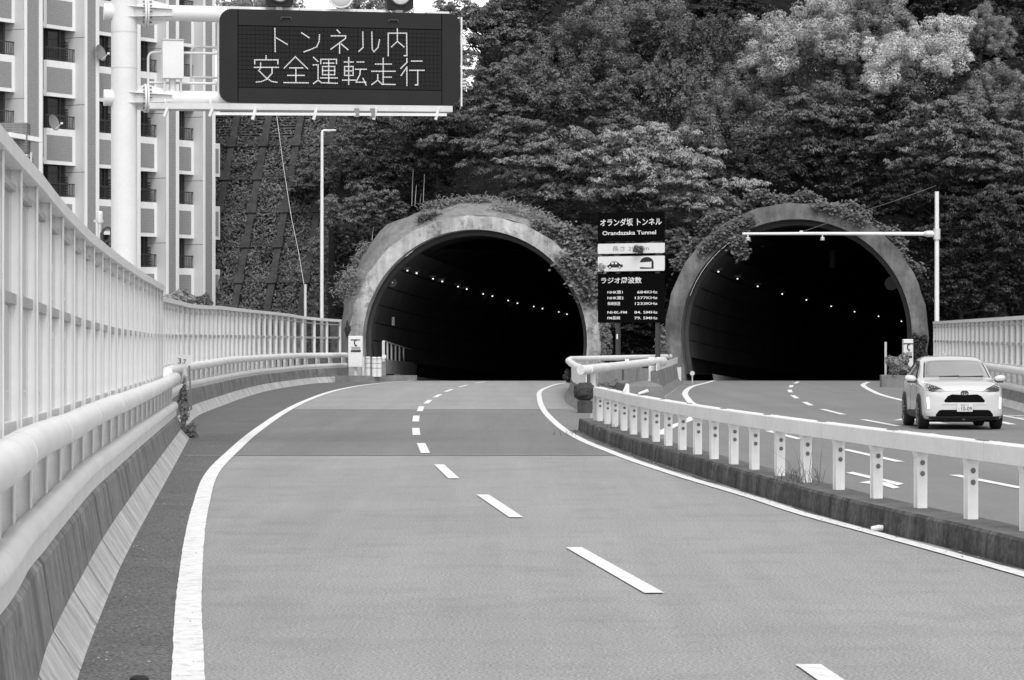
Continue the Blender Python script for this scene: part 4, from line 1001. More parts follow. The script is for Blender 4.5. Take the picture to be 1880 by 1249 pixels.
mb = MB(); mb.tube([P(1472, 426, 131), P(1560, 396, 131), P(1640, 370, 131), P(1719, 341, 131)], .016, 6); mb.build('stay_wire', M['recess'], r)
mb = MB(); mb.box(P(1471, 425.5, 131), (.14, .1, .08)); mb.build('wire_clamp', M['white'], r)

# ------------------------------------------------------------------ emergency telephone boxes
def phone(px, pb, pt, d, label, w=.62):
    q = P(px, 612, d); r = thing('emergency_phone', label, 'telephone box', (q.x, q.y, 0)); z0, z1 = P(0, pb, d).z, P(0, pt, d).z
    mb = MB(); mb.box((q.x, q.y, (z0 + z1) / 2), (w, .45, z1 - z0)); cab = mb.build('cabinet', M['white'], r, bevel=.03)
    mb = MB(); mb.box((q.x, q.y, z0 / 2), (.12, .12, z0)); mb.build('leg', M['galv'], r)
    y = q.y - .23; zc_ = z1 - (z1 - z0) * .30; h = (z1 - z0) * .42
    mb = MB(); mb.box((q.x + .02, y, zc_), (w * .72, .012, h)); pl = mb.build('sign_plate', M['sign_white'], r)
    mb = MB(); mb.bar((q.x - .2, y - .009, zc_ + h / 2 - .05), (q.x + .2, y - .009, zc_ + h / 2 - .05), .006, .045); mb.box((q.x + .02, y - .008, zc_ - h * .43), (w * .68, .008, h * .14)); mb.build('sign_band', M['print_dark'], pl)
    mb = MB(); mb.box((q.x + .02, y - .008, zc_ - h * .22), (w * .62, .008, h * .22)); mb.build('sign_band', M['print_grey'], pl)
    # telephone handset symbol
    c = Vector((q.x - .0, y - .010, zc_ + h * .2)); mb = MB(); pts = [c + Vector((.09 * math.cos(a) + .05, 0, .14 * math.sin(a))) for a in np.linspace(math.radians(115), math.radians(245), 10)]
    mb.tube(pts, .024, 8); mb.box(pts[0] + Vector((.015, 0, -.01)), (.07, .04, .06)); mb.box(pts[-1] + Vector((.015, 0, .01)), (.07, .04, .06)); mb.build('handset_symbol', M['print_dark'], pl)
    return r
phone(653, 674.5, 617, 131.5, 'white emergency telephone box beside the left tunnel portal', .62)
phone(1666.5, 690, 623, 125.0, 'white emergency telephone box beside the right tunnel portal, behind the car', .40)
# ------------------------------------------------------------------ median nose between the portals
nose = thing('nose_barrier', 'small curved concrete barrier with white steel cladding at the median nose, below the tunnel sign', 'barrier', (2.4, 100, 0))
lw = [(1.78, 84.0), (1.62, 92.0), (1.75, 103.0), (2.15, 116.0), (2.9, 131.0)]
c = curve_pts([(x, d, 0) for x, d in reversed(lw)], .5)          # towards the camera: the road is on the right of travel
prof = [(0, 0), (-.16, .22), (-.22, .57), (-.50, .57), (-.50, 0)]
mb = MB(); mb.sweep(c, prof); mb.build('wall', M['barrier'], nose)
pc = offset_path(c, -.25); mb = MB(); mb.sweep(pc, [(.012, .58), (.012, 1.05), (-.012, 1.05), (-.012, .58)]); mb.build('steel_cladding', M['rail_white'], nose)
for i in range(1, len(c) - 1, 2):
    p = pc[i]; t = (pc[i + 1] - pc[i]).normalized(); r_ = Vector((t.y, -t.x, 0)); mb = MB(); mb.bar(p + r_ * .02 + Vector((0, 0, .575)), p + r_ * .02 + Vector((0, 0, .62)), .06, .04); mb.build('clip', M['steel_bolt'], nose)
c2 = curve_pts([(x, d, 0) for x, d in ((5.15, 103.0), (5.9, 112.5), (6.75, 123.0), (7.35, 131.0))], .5)
nose2 = thing('nose_barrier', 'sloped concrete barrier at the left edge of the right tunnel, beside the tunnel sign', 'barrier', (6.3, 120, 0))
mb = MB(); mb.sweep(c2, [(0, 0), (-.17, .25), (-.25, .80), (-.50, .80), (-.50, 0)]); mb.build('wall', M['barrier'], nose2)
mb = MB(); mb.sweep(offset_path(c2, -.30), [(.012, .82), (.012, 1.06), (-.012, 1.06), (-.012, .82)]); mb.build('steel_cladding', M['rail_white'], nose2)
# looped white pipe rail on stub posts
loop = thing('pipe_loop_rail', 'looped white pipe rail on short posts around the median nose', 'railing', (3.5, 100, .7))
nl, fl_, fr, nr = P(1074, 679.5, 84.0), P(1043, 663, 108), P(1230, 655, 131), P(1216, 662.5, 108)
mb = MB(); mb.tube([P(1074, 680, 84.0), P(1060, 674, 90), P(1048, 667, 99), P(1043.5, 662.5, 108), P(1048, 659.5, 114), P(1062, 659, 118), P(1120, 657.5, 122), P(1190, 656, 127), fr], .105, 14); mb.build('top_rail', M['rail_white'], loop, smooth=SM)
mb = MB(); mb.tube([P(1081, 678, 84.3), P(1120, 674, 90), nr], .125, 14); mb.build('front_rail', M['rail_white'], loop, smooth=SM)
for pe, r_e in (([P(1066, 679.5, 83.9), P(1080, 679.0, 84.2)], .135), ([P(1207, 665, 106.5), P(1217, 664, 107.5)], .17)):
    mb = MB(); mb.tube(pe, r_e, 14); mb.build('rail_end', M['white'], loop, smooth=SM)
for a, b, w in ((P(1089, 684, 85.5), P(1088, 722, 85.5), .14), (P(1200, 664, 106), P(1200, 706, 106), .34), (P(1151, 659, 123), P(1151, 670, 123), .14), (P(1196, 656, 124), P(1196, 668, 124), .25)):
    mb = MB(); q = (a + b) / 2; h = a.z - b.z; mb.box(q, (w, .2, h)); mb.prism([Vector((q.x - w * .75, q.y - .14, b.z)), Vector((q.x + w * .75, q.y - .14, b.z)), Vector((q.x + w * .5, q.y - .11, b.z + .2)), Vector((q.x - w * .5, q.y - .11, b.z + .2))], (0, 0, 0), (0, .28, 0)); mb.build('rail_post', M['rail_white'], loop)
# concrete planter blocks behind the rail
pl = thing('concrete_planter', 'weathered grey concrete planter wall behind the looped white rail', 'planter', (4.2, 112, 0))
mb = MB(); a, b = P(1098, 680, 116), P(1178, 680, 116); mb.bar((a.x, 116, .42), (b.x, 116, .42), .3, .84); mb.build('back_wall', M['concrete'], pl)
mb = MB(); mb.bar((a.x, 115.2, .10), (b.x + .6, 115.2, .10), .8, .22); mb.build('footing', M['web'], pl)
mb = MB(); q = P(1144, 690, 115.7); mb.box((q.x, 115.83, .45), (.06, .03, .75)); mb.build('wall_joint', M['joint'], pl)
blk = MB(); a, b = P(1150, 735, 91), P(1216, 735, 91); blk.prism([Vector((a.x, 91, 0)), Vector((b.x + .1, 91, 0)), Vector((b.x, 91, .55)), Vector((a.x, 91, .55))], (0, 0, 0), (0, 9, 0)); o = blk.build('concrete_block', M['concrete'], bevel=.04, origin=(4.0, 95, 0)); tag(o, 'low weathered concrete block in front of the looped white rail', 'block')
cyl = MB(); q = P(1187, 700, 110.5); cyl.tube([(q.x, q.y, .1), (q.x + .05, q.y + .1, .78)], [.42, .40], 20); o = cyl.build('concrete_drum', M['concrete'], smooth=SM, origin=(q.x, q.y, 0)); tag(o, 'short grey concrete drum behind the looped rail post', 'drum')
for pts, lab in ((((1140, 731), (1152, 705)), 'upright leaning white rail scrap behind the guardrail end'), (((1172, 723), (1190, 716.5)), 'flat white rail scrap lying on the concrete block')):
    mb = MB(); d = 84.5 if pts[0][0] < 1150 else 90.8; mb.bar(P(*pts[0], d), P(*pts[1], d), .12, .07); 
    if pts[0][0] < 1150: mb.bar(P(1152, 706, d), P(1152, 722, d), .1, .08)
    else: mb.bar(P(1181, 722, d), P(1191, 718, d), .08, .05)
    o = mb.build('rail_scrap', M['rail_white'], bevel=.01); tag(o, lab, 'scrap')
# dark net bag of debris and small stone box at the barrier end
rs = np.random.RandomState(3)
bag = MB(); q = P(1073, 727, 81.5); n1, n2 = 30, 18; vs = []
for j in range(n2 + 1):
    a = math.pi * j / n2
    for k in range(n1):
        an = 2 * math.pi * k / n1; rr = 1 + .035 * rs.randn() + .08 * math.sin(an * 5 + j) * math.sin(a * 4)
        x, y, z = math.sin(a) * math.cos(an), math.sin(a) * math.sin(an), math.cos(a)
        vs.append((q.x + .27 * np.sign(x) * abs(x) ** .7 * rr, q.y + .3 * y * rr, .54 + .23 * np.sign(z) * abs(z) ** .7 * rr))
bag.add(vs, [(j * n1 + k, j * n1 + (k + 1) % n1, (j + 1) * n1 + (k + 1) % n1, (j + 1) * n1 + k) for j in range(n2) for k in range(n1)])
M['net'] = mat('dark_net_bag', .045, .8, grain=.8, grain_scale=30)
o = bag.build('debris_bag', M['net'], smooth=SM, origin=(q.x, q.y, .3)); tag(o, 'dark net bag of debris resting at the end of the nose barrier', 'bag')
sb = MB(); sb.box((P(1074, 740, 80.5).x, 80.6, .16), (.38, .6, .32)); o = sb.build('stone_block', M['concrete_dark'], bevel=.02, origin=(P(1074, 740, 80.5).x, 80.6, 0)); tag(o, 'small dark stone block under the debris bag', 'block')
# delineator on the left tunnel kerb edge and small white slatted crate by the right portal
q = P(1241, 697, 127); mb = MB(); mb.box((q.x, q.y, P(0, 687, 127).z), (.42, .3, .56)); 
for k in range(5): mb.box((q.x, q.y - .155, .2 + k * .12), (.40, .012, .02))
o = mb.build('white_crate', M['white'], origin=(q.x, q.y, 0)); tag(o, 'small white slatted box at the foot of the right portal ring', 'box')
q = P(1271, 690, 128); r = thing('round_reflector', 'small round reflector on a stub post at the left foot of the right tunnel', 'reflector', (q.x, q.y, 0))
mb = MB(); mb.tube([(q.x, q.y, 0), (q.x, q.y, .35)], .03, 8); mb.build('stub', M['galv'], r); mb = MB(); mb.disc((q.x, q.y - .02, .42), .10, (0, -1, 0), 16, .03); mb.build('reflector_disc', M['galv'], r)
# kerb of the left portal, white water-filled bollards and the walkway fence inside
kb = thing('portal_kerb', 'dark concrete kerb at the left foot of the left tunnel', 'kerb', (-6, 131, 0))
a, b = P(622, 702, 131), P(760, 697, 134.5)
mb = MB(); mb.bar((a.x, 130.6, .13), (b.x, 134.5, .10), .35, .30); mb.build('kerb_stone', M['concrete'], kb)
for i, px in enumerate((666, 675.5, 687, 696)):
    q = P(px, 690, 132.2); z0, z1 = P(0, 692, 132).z, P(0, 655 + (i > 1) * .6, 132).z; rr = .075 if i == 0 else .115
    r = thing('white_bollard', ('plain slim white post beside the telephone box of the left tunnel', 'white bollard with dark bands, first from the telephone box', 'white bollard with dark bands, second from the telephone box', 'white bollard with dark bands, next to the walkway fence')[i], 'bollard', (q.x, q.y, z0), 0, 'white bollards at the left tunnel foot')
    mb = MB(); mb.tube([(q.x, q.y, z0), (q.x, q.y, z1 - .03), (q.x, q.y, z1)], [rr, rr, rr * .7], 14); mb.build('bollard_body', M['white'], r, smooth=SM)
    if i:
        for zz in (.08, .28, .48): mb = MB(); mb.tube([(q.x, q.y, z1 - zz - .02), (q.x, q.y, z1 - zz + .012)], rr * 1.03, 14); mb.build('band', M['print_grey'], r, smooth=SM)
wf = thing('walkway_fence', 'pale steel fence on a low concrete wall along the walkway inside the left tunnel', 'fence', tuple(P(705, 690, 134)))
px0, d0 = 704, 134.6
pts = [P(704 + 7.35 * k, 690, 134.6 + 2.0 * k) for k in range(14)]
xs = [(p.x, p.y) for p in pts]; zt_, zm_ = P(0, 626, 134.6).z, P(0, 660, 134.6).z
mb = MB(); mb.bar((xs[0][0], xs[0][1], (zm_ + .0) / 2), (xs[-1][0], xs[-1][1], zm_ / 2 - .5), .2, zm_); mb.build('low_wall', M['lining_panel'] if False else mat('walkway_wall_paint', .24, .7, stain=.2), wf)
mb = MB(); mb.bar((xs[0][0], xs[0][1], zt_), (xs[-1][0], xs[-1][1], zt_ - .9), .05, .05); mb.build('fence_rail', M['galv'], wf)
for k, (x, y) in enumerate(xs):
    mb = MB(); mb.bar((x, y, zm_ - .07 * k - .1), (x, y, zt_ - .07 * k), .07 if k else .12, .07); mb.build('fence_post', M['galv'], wf)
q = P(705, 655, 134.2); mb = MB(); mb.disc((q.x, q.y, q.z), .10, (0, -1, 0), 14, .03); mb.build('round_marker', M['print_white'], wf)
# small concrete block and rod by the right telephone box
q = P(1643, 690, 119); o = MB(); o.box((q.x, q.y, .2), (1.1, .6, .55)); o = o.build('planter_block', M['concrete'], bevel=.03, origin=(q.x, q.y, 0)); tag(o, 'grey concrete block under the shrub left of the car', 'block')
mb = MB(); q = P(1626, 690, 120); mb.tube([(q.x, q.y, 0), P(1626, 628, 120)], .045, 8); o = mb.build('thin_post', M['galv'], origin=(q.x, q.y, 0)); tag(o, 'thin grey post beside the shrub at the right tunnel mouth', 'post')

# kilometre sign on the near rail
km = thing('kilometre_sign', 'small white kilometre plate reading 3.7 at the joint of the two railings', 'sign', tuple(P(333, 700, 62)))
mb = MB(); c = P(334, 662, 62); mb.box(c, (.36, .02, .215)); pk = mb.build('plate', M['sign_white'], km)
for body, px, py, h in (('3', 326.5, 667.5, .155), ('.7', 334, 667.5, .12)):
    t = text_mesh(body, h, 'lettering', M['print_dark'], pk, weight=.006); q = P(px, py, 62); t.location = Vector((q.x, q.y - .014, q.z)) - wloc(pk)
mb = MB(); mb.tube([P(347, 668, 62.2), P(351, 752, 66)], .022, 8); mb.build('sign_post', M['galv'], km)
mb = MB(); mb.tube([P(338, 676, 62), P(340, 690, 62)], .05, 8); mb.build('clamp', M['galv'], km)
# black flexible post close to the camera, only its top in view
q = G(256, 1240, .655); mb = MB(); mb.tube([(q.x, q.y, 0), (q.x, q.y, .02), (q.x, q.y, .05)], [.13, .13, .05], 16); fx = thing('flexible_post', 'black flexible lane post, only its rounded top showing at the bottom edge', 'post', (q.x, q.y, 0)); mb.build('foot', M['black'], fx, smooth=SM)
mb = MB(); mb.tube([(q.x, q.y, .04), (q.x, q.y, .60), (q.x, q.y, .625), (q.x, q.y, .645), (q.x, q.y, .655)], [.036, .036, .042, .040, .025], 18); mb.build('shaft', M['black'], fx, smooth=SM)
# crushed white cup by the kerb
q = G(1608, 978, 0); mb = MB(); mb.tube([(q.x - .05, q.y, .045), (q.x + .03, q.y + .01, .05), (q.x + .07, q.y + .02, .045)], [.02, .032, .034], 10); o = mb.build('crushed_cup', M['white'], origin=(q.x, q.y, 0), smooth=SM); tag(o, 'crushed white cup lying against the stained kerb', 'litter')
# road litter: leaf fragments along the left barrier foot
lt = MB(); rs = np.random.RandomState(11)
for k in range(260):
    d = rs.uniform(13, 62); x = lerp_x(FOOT_NEAR, d) + abs(rs.randn()) * .16 + .02 + (rs.rand() < .2) * rs.uniform(0, .7); s_ = rs.uniform(.004, .013); a = rs.rand() * 6.3; z = .011 + rs.rand() * .006
    lt.poly([(x + s_ * math.cos(a + q), d + s_ * math.sin(a + q), z + (.006 if q > 2 else 0)) for q in (0, 1.4, 2.9, 4.4)])
for k in range(160):
    d = rs.uniform(24, 60); x = lerp_x(KERB, d) - .04 - abs(rs.randn()) * .08; s_ = rs.uniform(.006, .02); a = rs.rand() * 6.3
    lt.poly([(x + s_ * math.cos(a + q), d + s_ * math.sin(a + q), .012 + (.006 if q > 2 else 0)) for q in (0, 1.4, 2.9, 4.4)])
o = lt.build('leaf_litter', mat('pale_leaf_litter', .33, .8, grain=.5, grain_scale=3)); stuff(o, 'pale specks of leaf litter along the foot of the barrier and kerb', 'litter')
# ------------------------------------------------------------------ vegetation
def leaf_mesh(name, pos, nrm, length, width, material, droop=None):
    """one bent quad pair per leaf; pos, nrm: (n,3) arrays"""
    n = len(pos); rs = np.random.RandomState(n % 1000 + 5)
    nrm = nrm / np.maximum(np.linalg.norm(nrm, axis=1, keepdims=True), 1e-6)
    a = rs.randn(n, 3) if droop is None else droop + rs.randn(n, 3) * .45
    t = a - nrm * (a * nrm).sum(1, keepdims=True); t /= np.maximum(np.linalg.norm(t, axis=1, keepdims=True), 1e-6)
    b = np.cross(nrm, t)
    L = (length * (0.65 + 0.7 * rs.rand(n)))[:, None]; Wd = (width * (0.7 + 0.6 * rs.rand(n)))[:, None]
    p0 = pos - t * L * .5; p2 = pos + t * L * .5 - nrm * L * .12; p1 = pos + b * Wd * .5 - t * L * .05; p3 = pos - b * Wd * .5 - t * L * .05
    v = np.stack([p0, p1, p2, p3], 1).reshape(-1, 3).astype(np.float32)
    me = bpy.data.meshes.new(name); me.vertices.add(4 * n); me.vertices.foreach_set('co', v.ravel())
    me.loops.add(4 * n); me.loops.foreach_set('vertex_index', np.arange(4 * n, dtype=np.int32))
    me.polygons.add(n); me.polygons.foreach_set('loop_start', np.arange(0, 4 * n, 4, dtype=np.int32)); me.polygons.foreach_set('loop_total', np.full(n, 4, dtype=np.int32))
    me.update(calc_edges=True); me.materials.append(material)
    return me
def crown_leaves(seed, style):
    """unit crown, radius about 4 m, centred on the origin: leaf positions and normals"""
    rs = np.random.RandomState(seed); P_, N_, D_, tips = [], [], [], []
    ns = {'layered': 102, 'billow': 112, 'dense': 108, 'upright': 84}[style]
    # sprays gather on a dozen or so boughs, with gaps between the boughs
    nb = {'layered': 17, 'billow': 15, 'dense': 18, 'upright': 14}[style]; boughs = []
    while len(boughs) < nb:
        d = rs.randn(3); d /= np.linalg.norm(d)
        if d[2] < -0.4: d[2] *= -0.6
        if d[1] > .35: d[1] *= -1                      # most boughs on the open (downhill) side
        q = d * 4.0 * rs.uniform(.5, 1.0) ** .5 * (1 + .18 * math.sin(3 * math.atan2(d[1], d[0]) + seed)) * np.array([1.0, .8, .85])
        if all(np.linalg.norm((q - b) * np.array([1, 1, 1.5])) > 1.25 for b in boughs): boughs.append(q)
    spread = {'layered': (.95, .75, .22), 'billow': (.72, .55, .68), 'dense': (.7, .6, .5), 'upright': (.6, .5, .7)}[style]
    for k in range(ns):
        bq = boughs[k % nb]; c = bq + rs.randn(3) * np.array(spread); d = c / max(np.linalg.norm(c), 1e-3)
        if style == 'layered': c[2] -= .10 * (np.hypot(c[0], c[1]) - 1.5)
        tips.append(c)
        if style == 'layered':
            m = 340; r = rs.uniform(.45, .85); u = rs.randn(m, 3); u /= np.linalg.norm(u, axis=1, keepdims=True)
            q = np.abs(rs.rand(m)) ** .5
            out = np.array([d[0], d[1], -.15]); out /= np.linalg.norm(out)
            hx = (rs.rand(m) - .5) * 2 * r * 1.5; hy = (rs.randn(m)) * r * .45
            side = np.array([-out[1], out[0], 0]); side /= max(np.linalg.norm(side), 1e-6)
            # clusters along the spray: rosettes of drooping leaves
            ros = rs.randint(0, 9, m); rx = (rs.rand(9) - .5) * 2.4 * r; ry = rs.randn(9) * .42 * r; rz_ = rs.randn(9) * .07 - .05 * rx ** 2
            ang = rs.rand(m) * 2 * math.pi; rr = .10 + .22 * rs.rand(m)
            p = c + np.outer(rx[ros], out) + np.outer(ry[ros], side) + np.stack([np.cos(ang) * rr, np.sin(ang) * rr, rz_[ros] - rr * rr * 1.6 + .03 * rs.randn(m)], 1)
            nr = np.stack([np.cos(ang) * .55, np.sin(ang) * .55, np.ones(m) * .85], 1) + rs.randn(m, 3) * .22
            dr = np.stack([np.cos(ang), np.sin(ang), -.7 * np.ones(m)], 1)
        else:
            m = {'billow': 420, 'dense': 230, 'upright': 240}[style]; r = rs.uniform(.55, .95) * {'billow': 1.1, 'dense': .8, 'upright': .9}[style]
            u = rs.randn(m, 3); u /= np.linalg.norm(u, axis=1, keepdims=True); u[:, 2] = np.where(u[:, 2] < -.2, -u[:, 2] * .8, u[:, 2])
            # little puffs on the clump
            pf = rs.randn(14, 3); pf /= np.linalg.norm(pf, axis=1, keepdims=True); pf[:, 2] = np.abs(pf[:, 2]) * 1.0 - .15
            w = rs.randint(0, 14, m); sc = np.array([1.0, 1.0, .8]) if style != 'upright' else np.array([.62, .62, 1.35])
            if style == 'billow':
                u = rs.randn(m, 3); u /= np.linalg.norm(u, axis=1, keepdims=True); r = rs.uniform(.36, .70)
                lump = 1 + .16 * np.sin(u[:, 0] * 7 + k) * np.sin(u[:, 1] * 6 + 2 * k) + .12 * np.sin(u[:, 2] * 9 + k)
                p = c + u * r * (lump * (.82 + .22 * rs.rand(m)))[:, None]; nr = u + np.array([0, 0, .25]) + rs.randn(m, 3) * .28; dr = u + np.array([0, 0, .2])
            else:
                p = c + (pf[w] * r * .8 + u * r * .36 * (.8 + .3 * rs.rand(m))[:, None]) * sc
                nr = u * .8 + pf[w] * .4 + np.array([0, 0, .45]) + rs.randn(m, 3) * .35; dr = u + np.array([0, 0, -.3]) if style != 'upright' else u + np.array([0, 0, 1.2])
        P_.append(p); N_.append(nr); D_.append(dr)
    # inner filling so that the crown is opaque deep down
    m = 1100; u = rs.randn(m, 3); u /= np.linalg.norm(u, axis=1, keepdims=True); p = u * (rs.rand(m) ** .4)[:, None] * np.array([3.0, 2.4, 2.6])
    P_.append(p); N_.append(u + rs.randn(m, 3) * .6); D_.append(rs.randn(m, 3))
    return np.concatenate(P_), np.concatenate(N_), np.concatenate(D_), tips
CROWN = {}
for style, Lf, Wf in (('layered', .205, .085), ('billow', .15, .08), ('dense', .20, .09), ('upright', .19, .075)):
    for v in range(2 if style in ('upright',) else 3):
        p, n, d, tips = crown_leaves({'layered': 10, 'billow': 40, 'dense': 70, 'upright': 90}[style] + v * 3, style)
        CROWN[style, v] = (leaf_mesh('crown_' + style, p, n, Lf, Wf, M['leaf_mid'], d), tips)
def trunk_mesh(tips, seed, depth):
    rs = random.Random(seed); mb = MB()
    mb.tube([(0, .9, -depth), (.1, .7, -depth * .5), (-.05, .4, -1.2), (.1, .2, 1.0)], [.24, .19, .15, .07], 8)
    for tpt in rs.sample([tuple(t) for t in tips], 16):
        z0 = rs.uniform(-1.8, .6); tp = Vector(tpt) * .92; s0 = Vector((.05, .45, z0))
        mb.tube([s0, s0.lerp(tp, .5) + Vector((0, 0, .25)), tp], [.075, .045, .018], 5, caps=False)
    me_o = mb.build('trunk', M['bark'], smooth=SM); me = me_o.data; bpy.data.objects.remove(me_o); return me
TR = {k: trunk_mesh(t, i, 6.0) for i, (k, (m_, t)) in enumerate(CROWN.items())}
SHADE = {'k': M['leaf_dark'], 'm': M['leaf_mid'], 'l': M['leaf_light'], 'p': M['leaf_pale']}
# each tree: photo x, y of the crown centre, crown radius in photo pixels, distance, crown kind, tone, what it looks like
TREES = [
 (1215, 330, 112, 139.5, 'layered', 'l', 'layered broadleaf tree drooping over the top of the black tunnel name board'),
 (1050, 318, 100, 140.5, 'layered', 'l', 'layered broadleaf tree just above the right shoulder of the pale portal ring'),
 (930, 285, 92, 142, 'layered', 'm', 'mid-grey broadleaf tree above the crown of the pale portal ring'),
 (800, 285, 88, 144, 'dense', 'k', 'dark dense tree above the weeds on the collar of the pale portal'),
 (715, 330, 80, 145, 'dense', 'k', 'dark bushy tree at the upper left of the pale portal collar'),
 (690, 232, 70, 149, 'dense', 'm', 'fine-leaved tree just right of the lamp post head'),
 (775, 215, 70, 150, 'billow', 'm', 'rounded tree under the bottom edge of the message board'),
 (860, 180, 75, 151, 'dense', 'm', 'small-leaved tree beside the lower right corner of the message board'),
 (960, 190, 85, 152, 'dense', 'm', 'leafy tree with a bare grey branch, above the pale portal'),
 (1080, 225, 85, 148, 'dense', 'm', 'round leafy tree between the drooping layered trees and the pointed pale one'),
 (1215, 190, 78, 150, 'upright', 'l', 'tree with pale pointed upright shoots'),
 (1330, 250, 92, 148, 'billow', 'm', 'broad rounded tree left of the slanting branches above the right portal'),
 (890, 75, 85, 162, 'dense', 'm', 'hazy fine-leaved tree to the right of the message board edge'),
 (990, 60, 90, 163, 'dense', 'k', 'dark tree on the crest right of the message board'),
 (1080, 115, 85, 158, 'billow', 'm', 'tree with rounded leafy puffs in the middle of the upper slope'),
 (1175, 55, 85, 163, 'billow', 'm', 'leafy tree near the top edge above the pointed pale shoots'),
 (1290, 110, 80, 156, 'upright', 'm', 'tree with feathery upright twigs left of the big pale billowing tree'),
 (1350, 35, 70, 166, 'layered', 'k', 'dark layered tree at the top edge left of the big pale billowing tree'),
 (1455, 90, 92, 150, 'billow', 'p', 'big pale billowing tree with bright rounded clumps at the upper right'),
 (1565, 60, 85, 156, 'billow', 'l', 'billowing tree at the top edge between the two pale ones'),
 (1590, 165, 85, 151, 'billow', 'm', 'darker billowing tree below the gap between the two pale trees'),
 (1708, 118, 84, 146, 'billow', 'p', 'bright pale rounded tree standing out at the far upper right'),
 (1800, 70, 46, 150, 'billow', 'l', 'small rounded crown right of the bright pale rounded tree'),
 (1830, 185, 64, 147, 'billow', 'l', 'rounded crown at the right edge below the bright pale tree'),
 (1700, 20, 80, 168, 'dense', 'k', 'dark tree at the top edge behind the bright pale rounded tree'),
 (1860, 95, 70, 160, 'dense', 'k', 'dark tree at the right edge behind the small rounded crown'),
 (1930, 40, 80, 164, 'dense', 'k', 'dark tree cut by the right edge near the top'),
 (1850, 10, 80, 168, 'dense', 'k', 'dark tree in the top right corner'),
 (1495, 235, 100, 145, 'layered', 'm', 'tree with slanting leafy branches above the ivy of the right portal'),
 (1610, 265, 92, 146, 'dense', 'k', 'dark tree between the slanting branches and the leafy tiers at the right'),
 (1765, 275, 105, 142, 'layered', 'm', 'tree with drooping leafy tiers around the top of the sensor pole'),
 (1850, 320, 90, 141, 'layered', 'm', 'tree with drooping tiers at the right edge above the noise fence'),
 (1725, 385, 80, 140, 'layered', 'k', 'dark tree behind the sensor pole'),
 (1830, 440, 95, 136, 'layered', 'k', 'very dark tree above the right noise fence'),
 (1770, 540, 80, 136, 'dense', 'k', 'black shaded tree directly behind the right noise fence'),
 (1400, 325, 75, 143, 'dense', 'k', 'dark shaded tree above the left shoulder of the right portal'),
 (1530, 345, 85, 144, 'dense', 'k', 'dark shaded tree straight above the crown of the right portal'),
 (1645, 380, 70, 143, 'dense', 'k', 'dark shaded tree above the right shoulder of the right portal'),
 (1285, 395, 52, 138, 'layered', 'l', 'leafy shrub overhanging the left shoulder of the right portal'),
 (1075, 455, 46, 137.6, 'layered', 'm', 'leafy shrub against the right shoulder of the pale portal ring'),
 (1160, 450, 62, 138.5, 'dense', 'k', 'dark shrub behind the tunnel sign boards'),
 (1165, 590, 60, 138.3, 'layered', 'k', 'dark broad-leaved shrub between the posts of the tunnel sign'),
 (1250, 455, 40, 137.4, 'layered', 'm', 'leafy shrub beside the right edge of the tunnel sign'),
 (700, 18, 60, 176, 'billow', 'l', 'pale distant tree showing above the message board'),
 (640, 150, 80, 168, 'dense', 'k', 'dark tree below the message board at the head of the crib slope'),
 (500, 40, 75, 178, 'billow', 'l', 'pale distant tree behind the left end of the message board'),
 (665, 395, 62, 143.5, 'dense', 'm', 'bushy shrub left of the pale portal collar'),
 (600, 330, 60, 150.5, 'dense', 'm', 'leafy shrub on the crib slope just right of the lamp post'),
 (655, 300, 60, 148, 'layered', 'm', 'leafy shrub at the corner where the crib slope meets the woods'),
 (1130, 275, 75, 146, 'layered', 'm', 'tiered tree behind the tree that droops over the name board'),
 (1410, 160, 75, 153, 'billow', 'm', 'rounded tree at the lower left of the big pale billowing tree'),
 (1640, 200, 70, 153, 'dense', 'k', 'dark tree left below the bright pale rounded tree'),
 (1770, 190, 60, 151, 'dense', 'k', 'dark tree right below the bright pale rounded tree'),
 (1000, 130, 80, 160, 'dense', 'm', 'fine-leaved tree above the bare grey branch'),
 (1230, 120, 70, 160, 'dense', 'k', 'dark tree behind the pale pointed shoots'),
 (1000, 385, 40, 139, 'dense', 'k', 'dark shrub behind the dry grass of the portal collar'),
 (640, 425, 55, 146, 'dense', 'm', 'bushy shrub behind the lower left of the pale collar'),
 (625, 480, 50, 141, 'dense', 'm', 'grassy shrub at the left shoulder of the pale portal'),
]
BLANK = {}
for i, (px, py, rp, d, style, tone, lab) in enumerate(TREES):
    c = P(px, py, d); v = i % (2 if style == 'upright' else 3); R = rp * d / F; s_ = R / 3.5
    base = Vector((c.x, c.y + .9 * s_, c.z - 6.0 * s_))
    t = thing('tree' if rp > 62 else 'shrub', lab, 'tree' if rp > 62 else 'shrub', tuple(base), 0, 'trees on the wooded slope')
    t.scale = (s_, s_, s_); t.rotation_euler = (0, 0, rng.uniform(-.5, .5))
    key = (style, v, tone)
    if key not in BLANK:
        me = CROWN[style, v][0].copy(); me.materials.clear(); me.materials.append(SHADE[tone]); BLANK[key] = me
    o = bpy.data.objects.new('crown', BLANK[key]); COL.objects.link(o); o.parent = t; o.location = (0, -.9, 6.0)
    o = bpy.data.objects.new('trunk', TR[style, v]); COL.objects.link(o); o.parent = t; o.location = (0, -.9, 6.0)
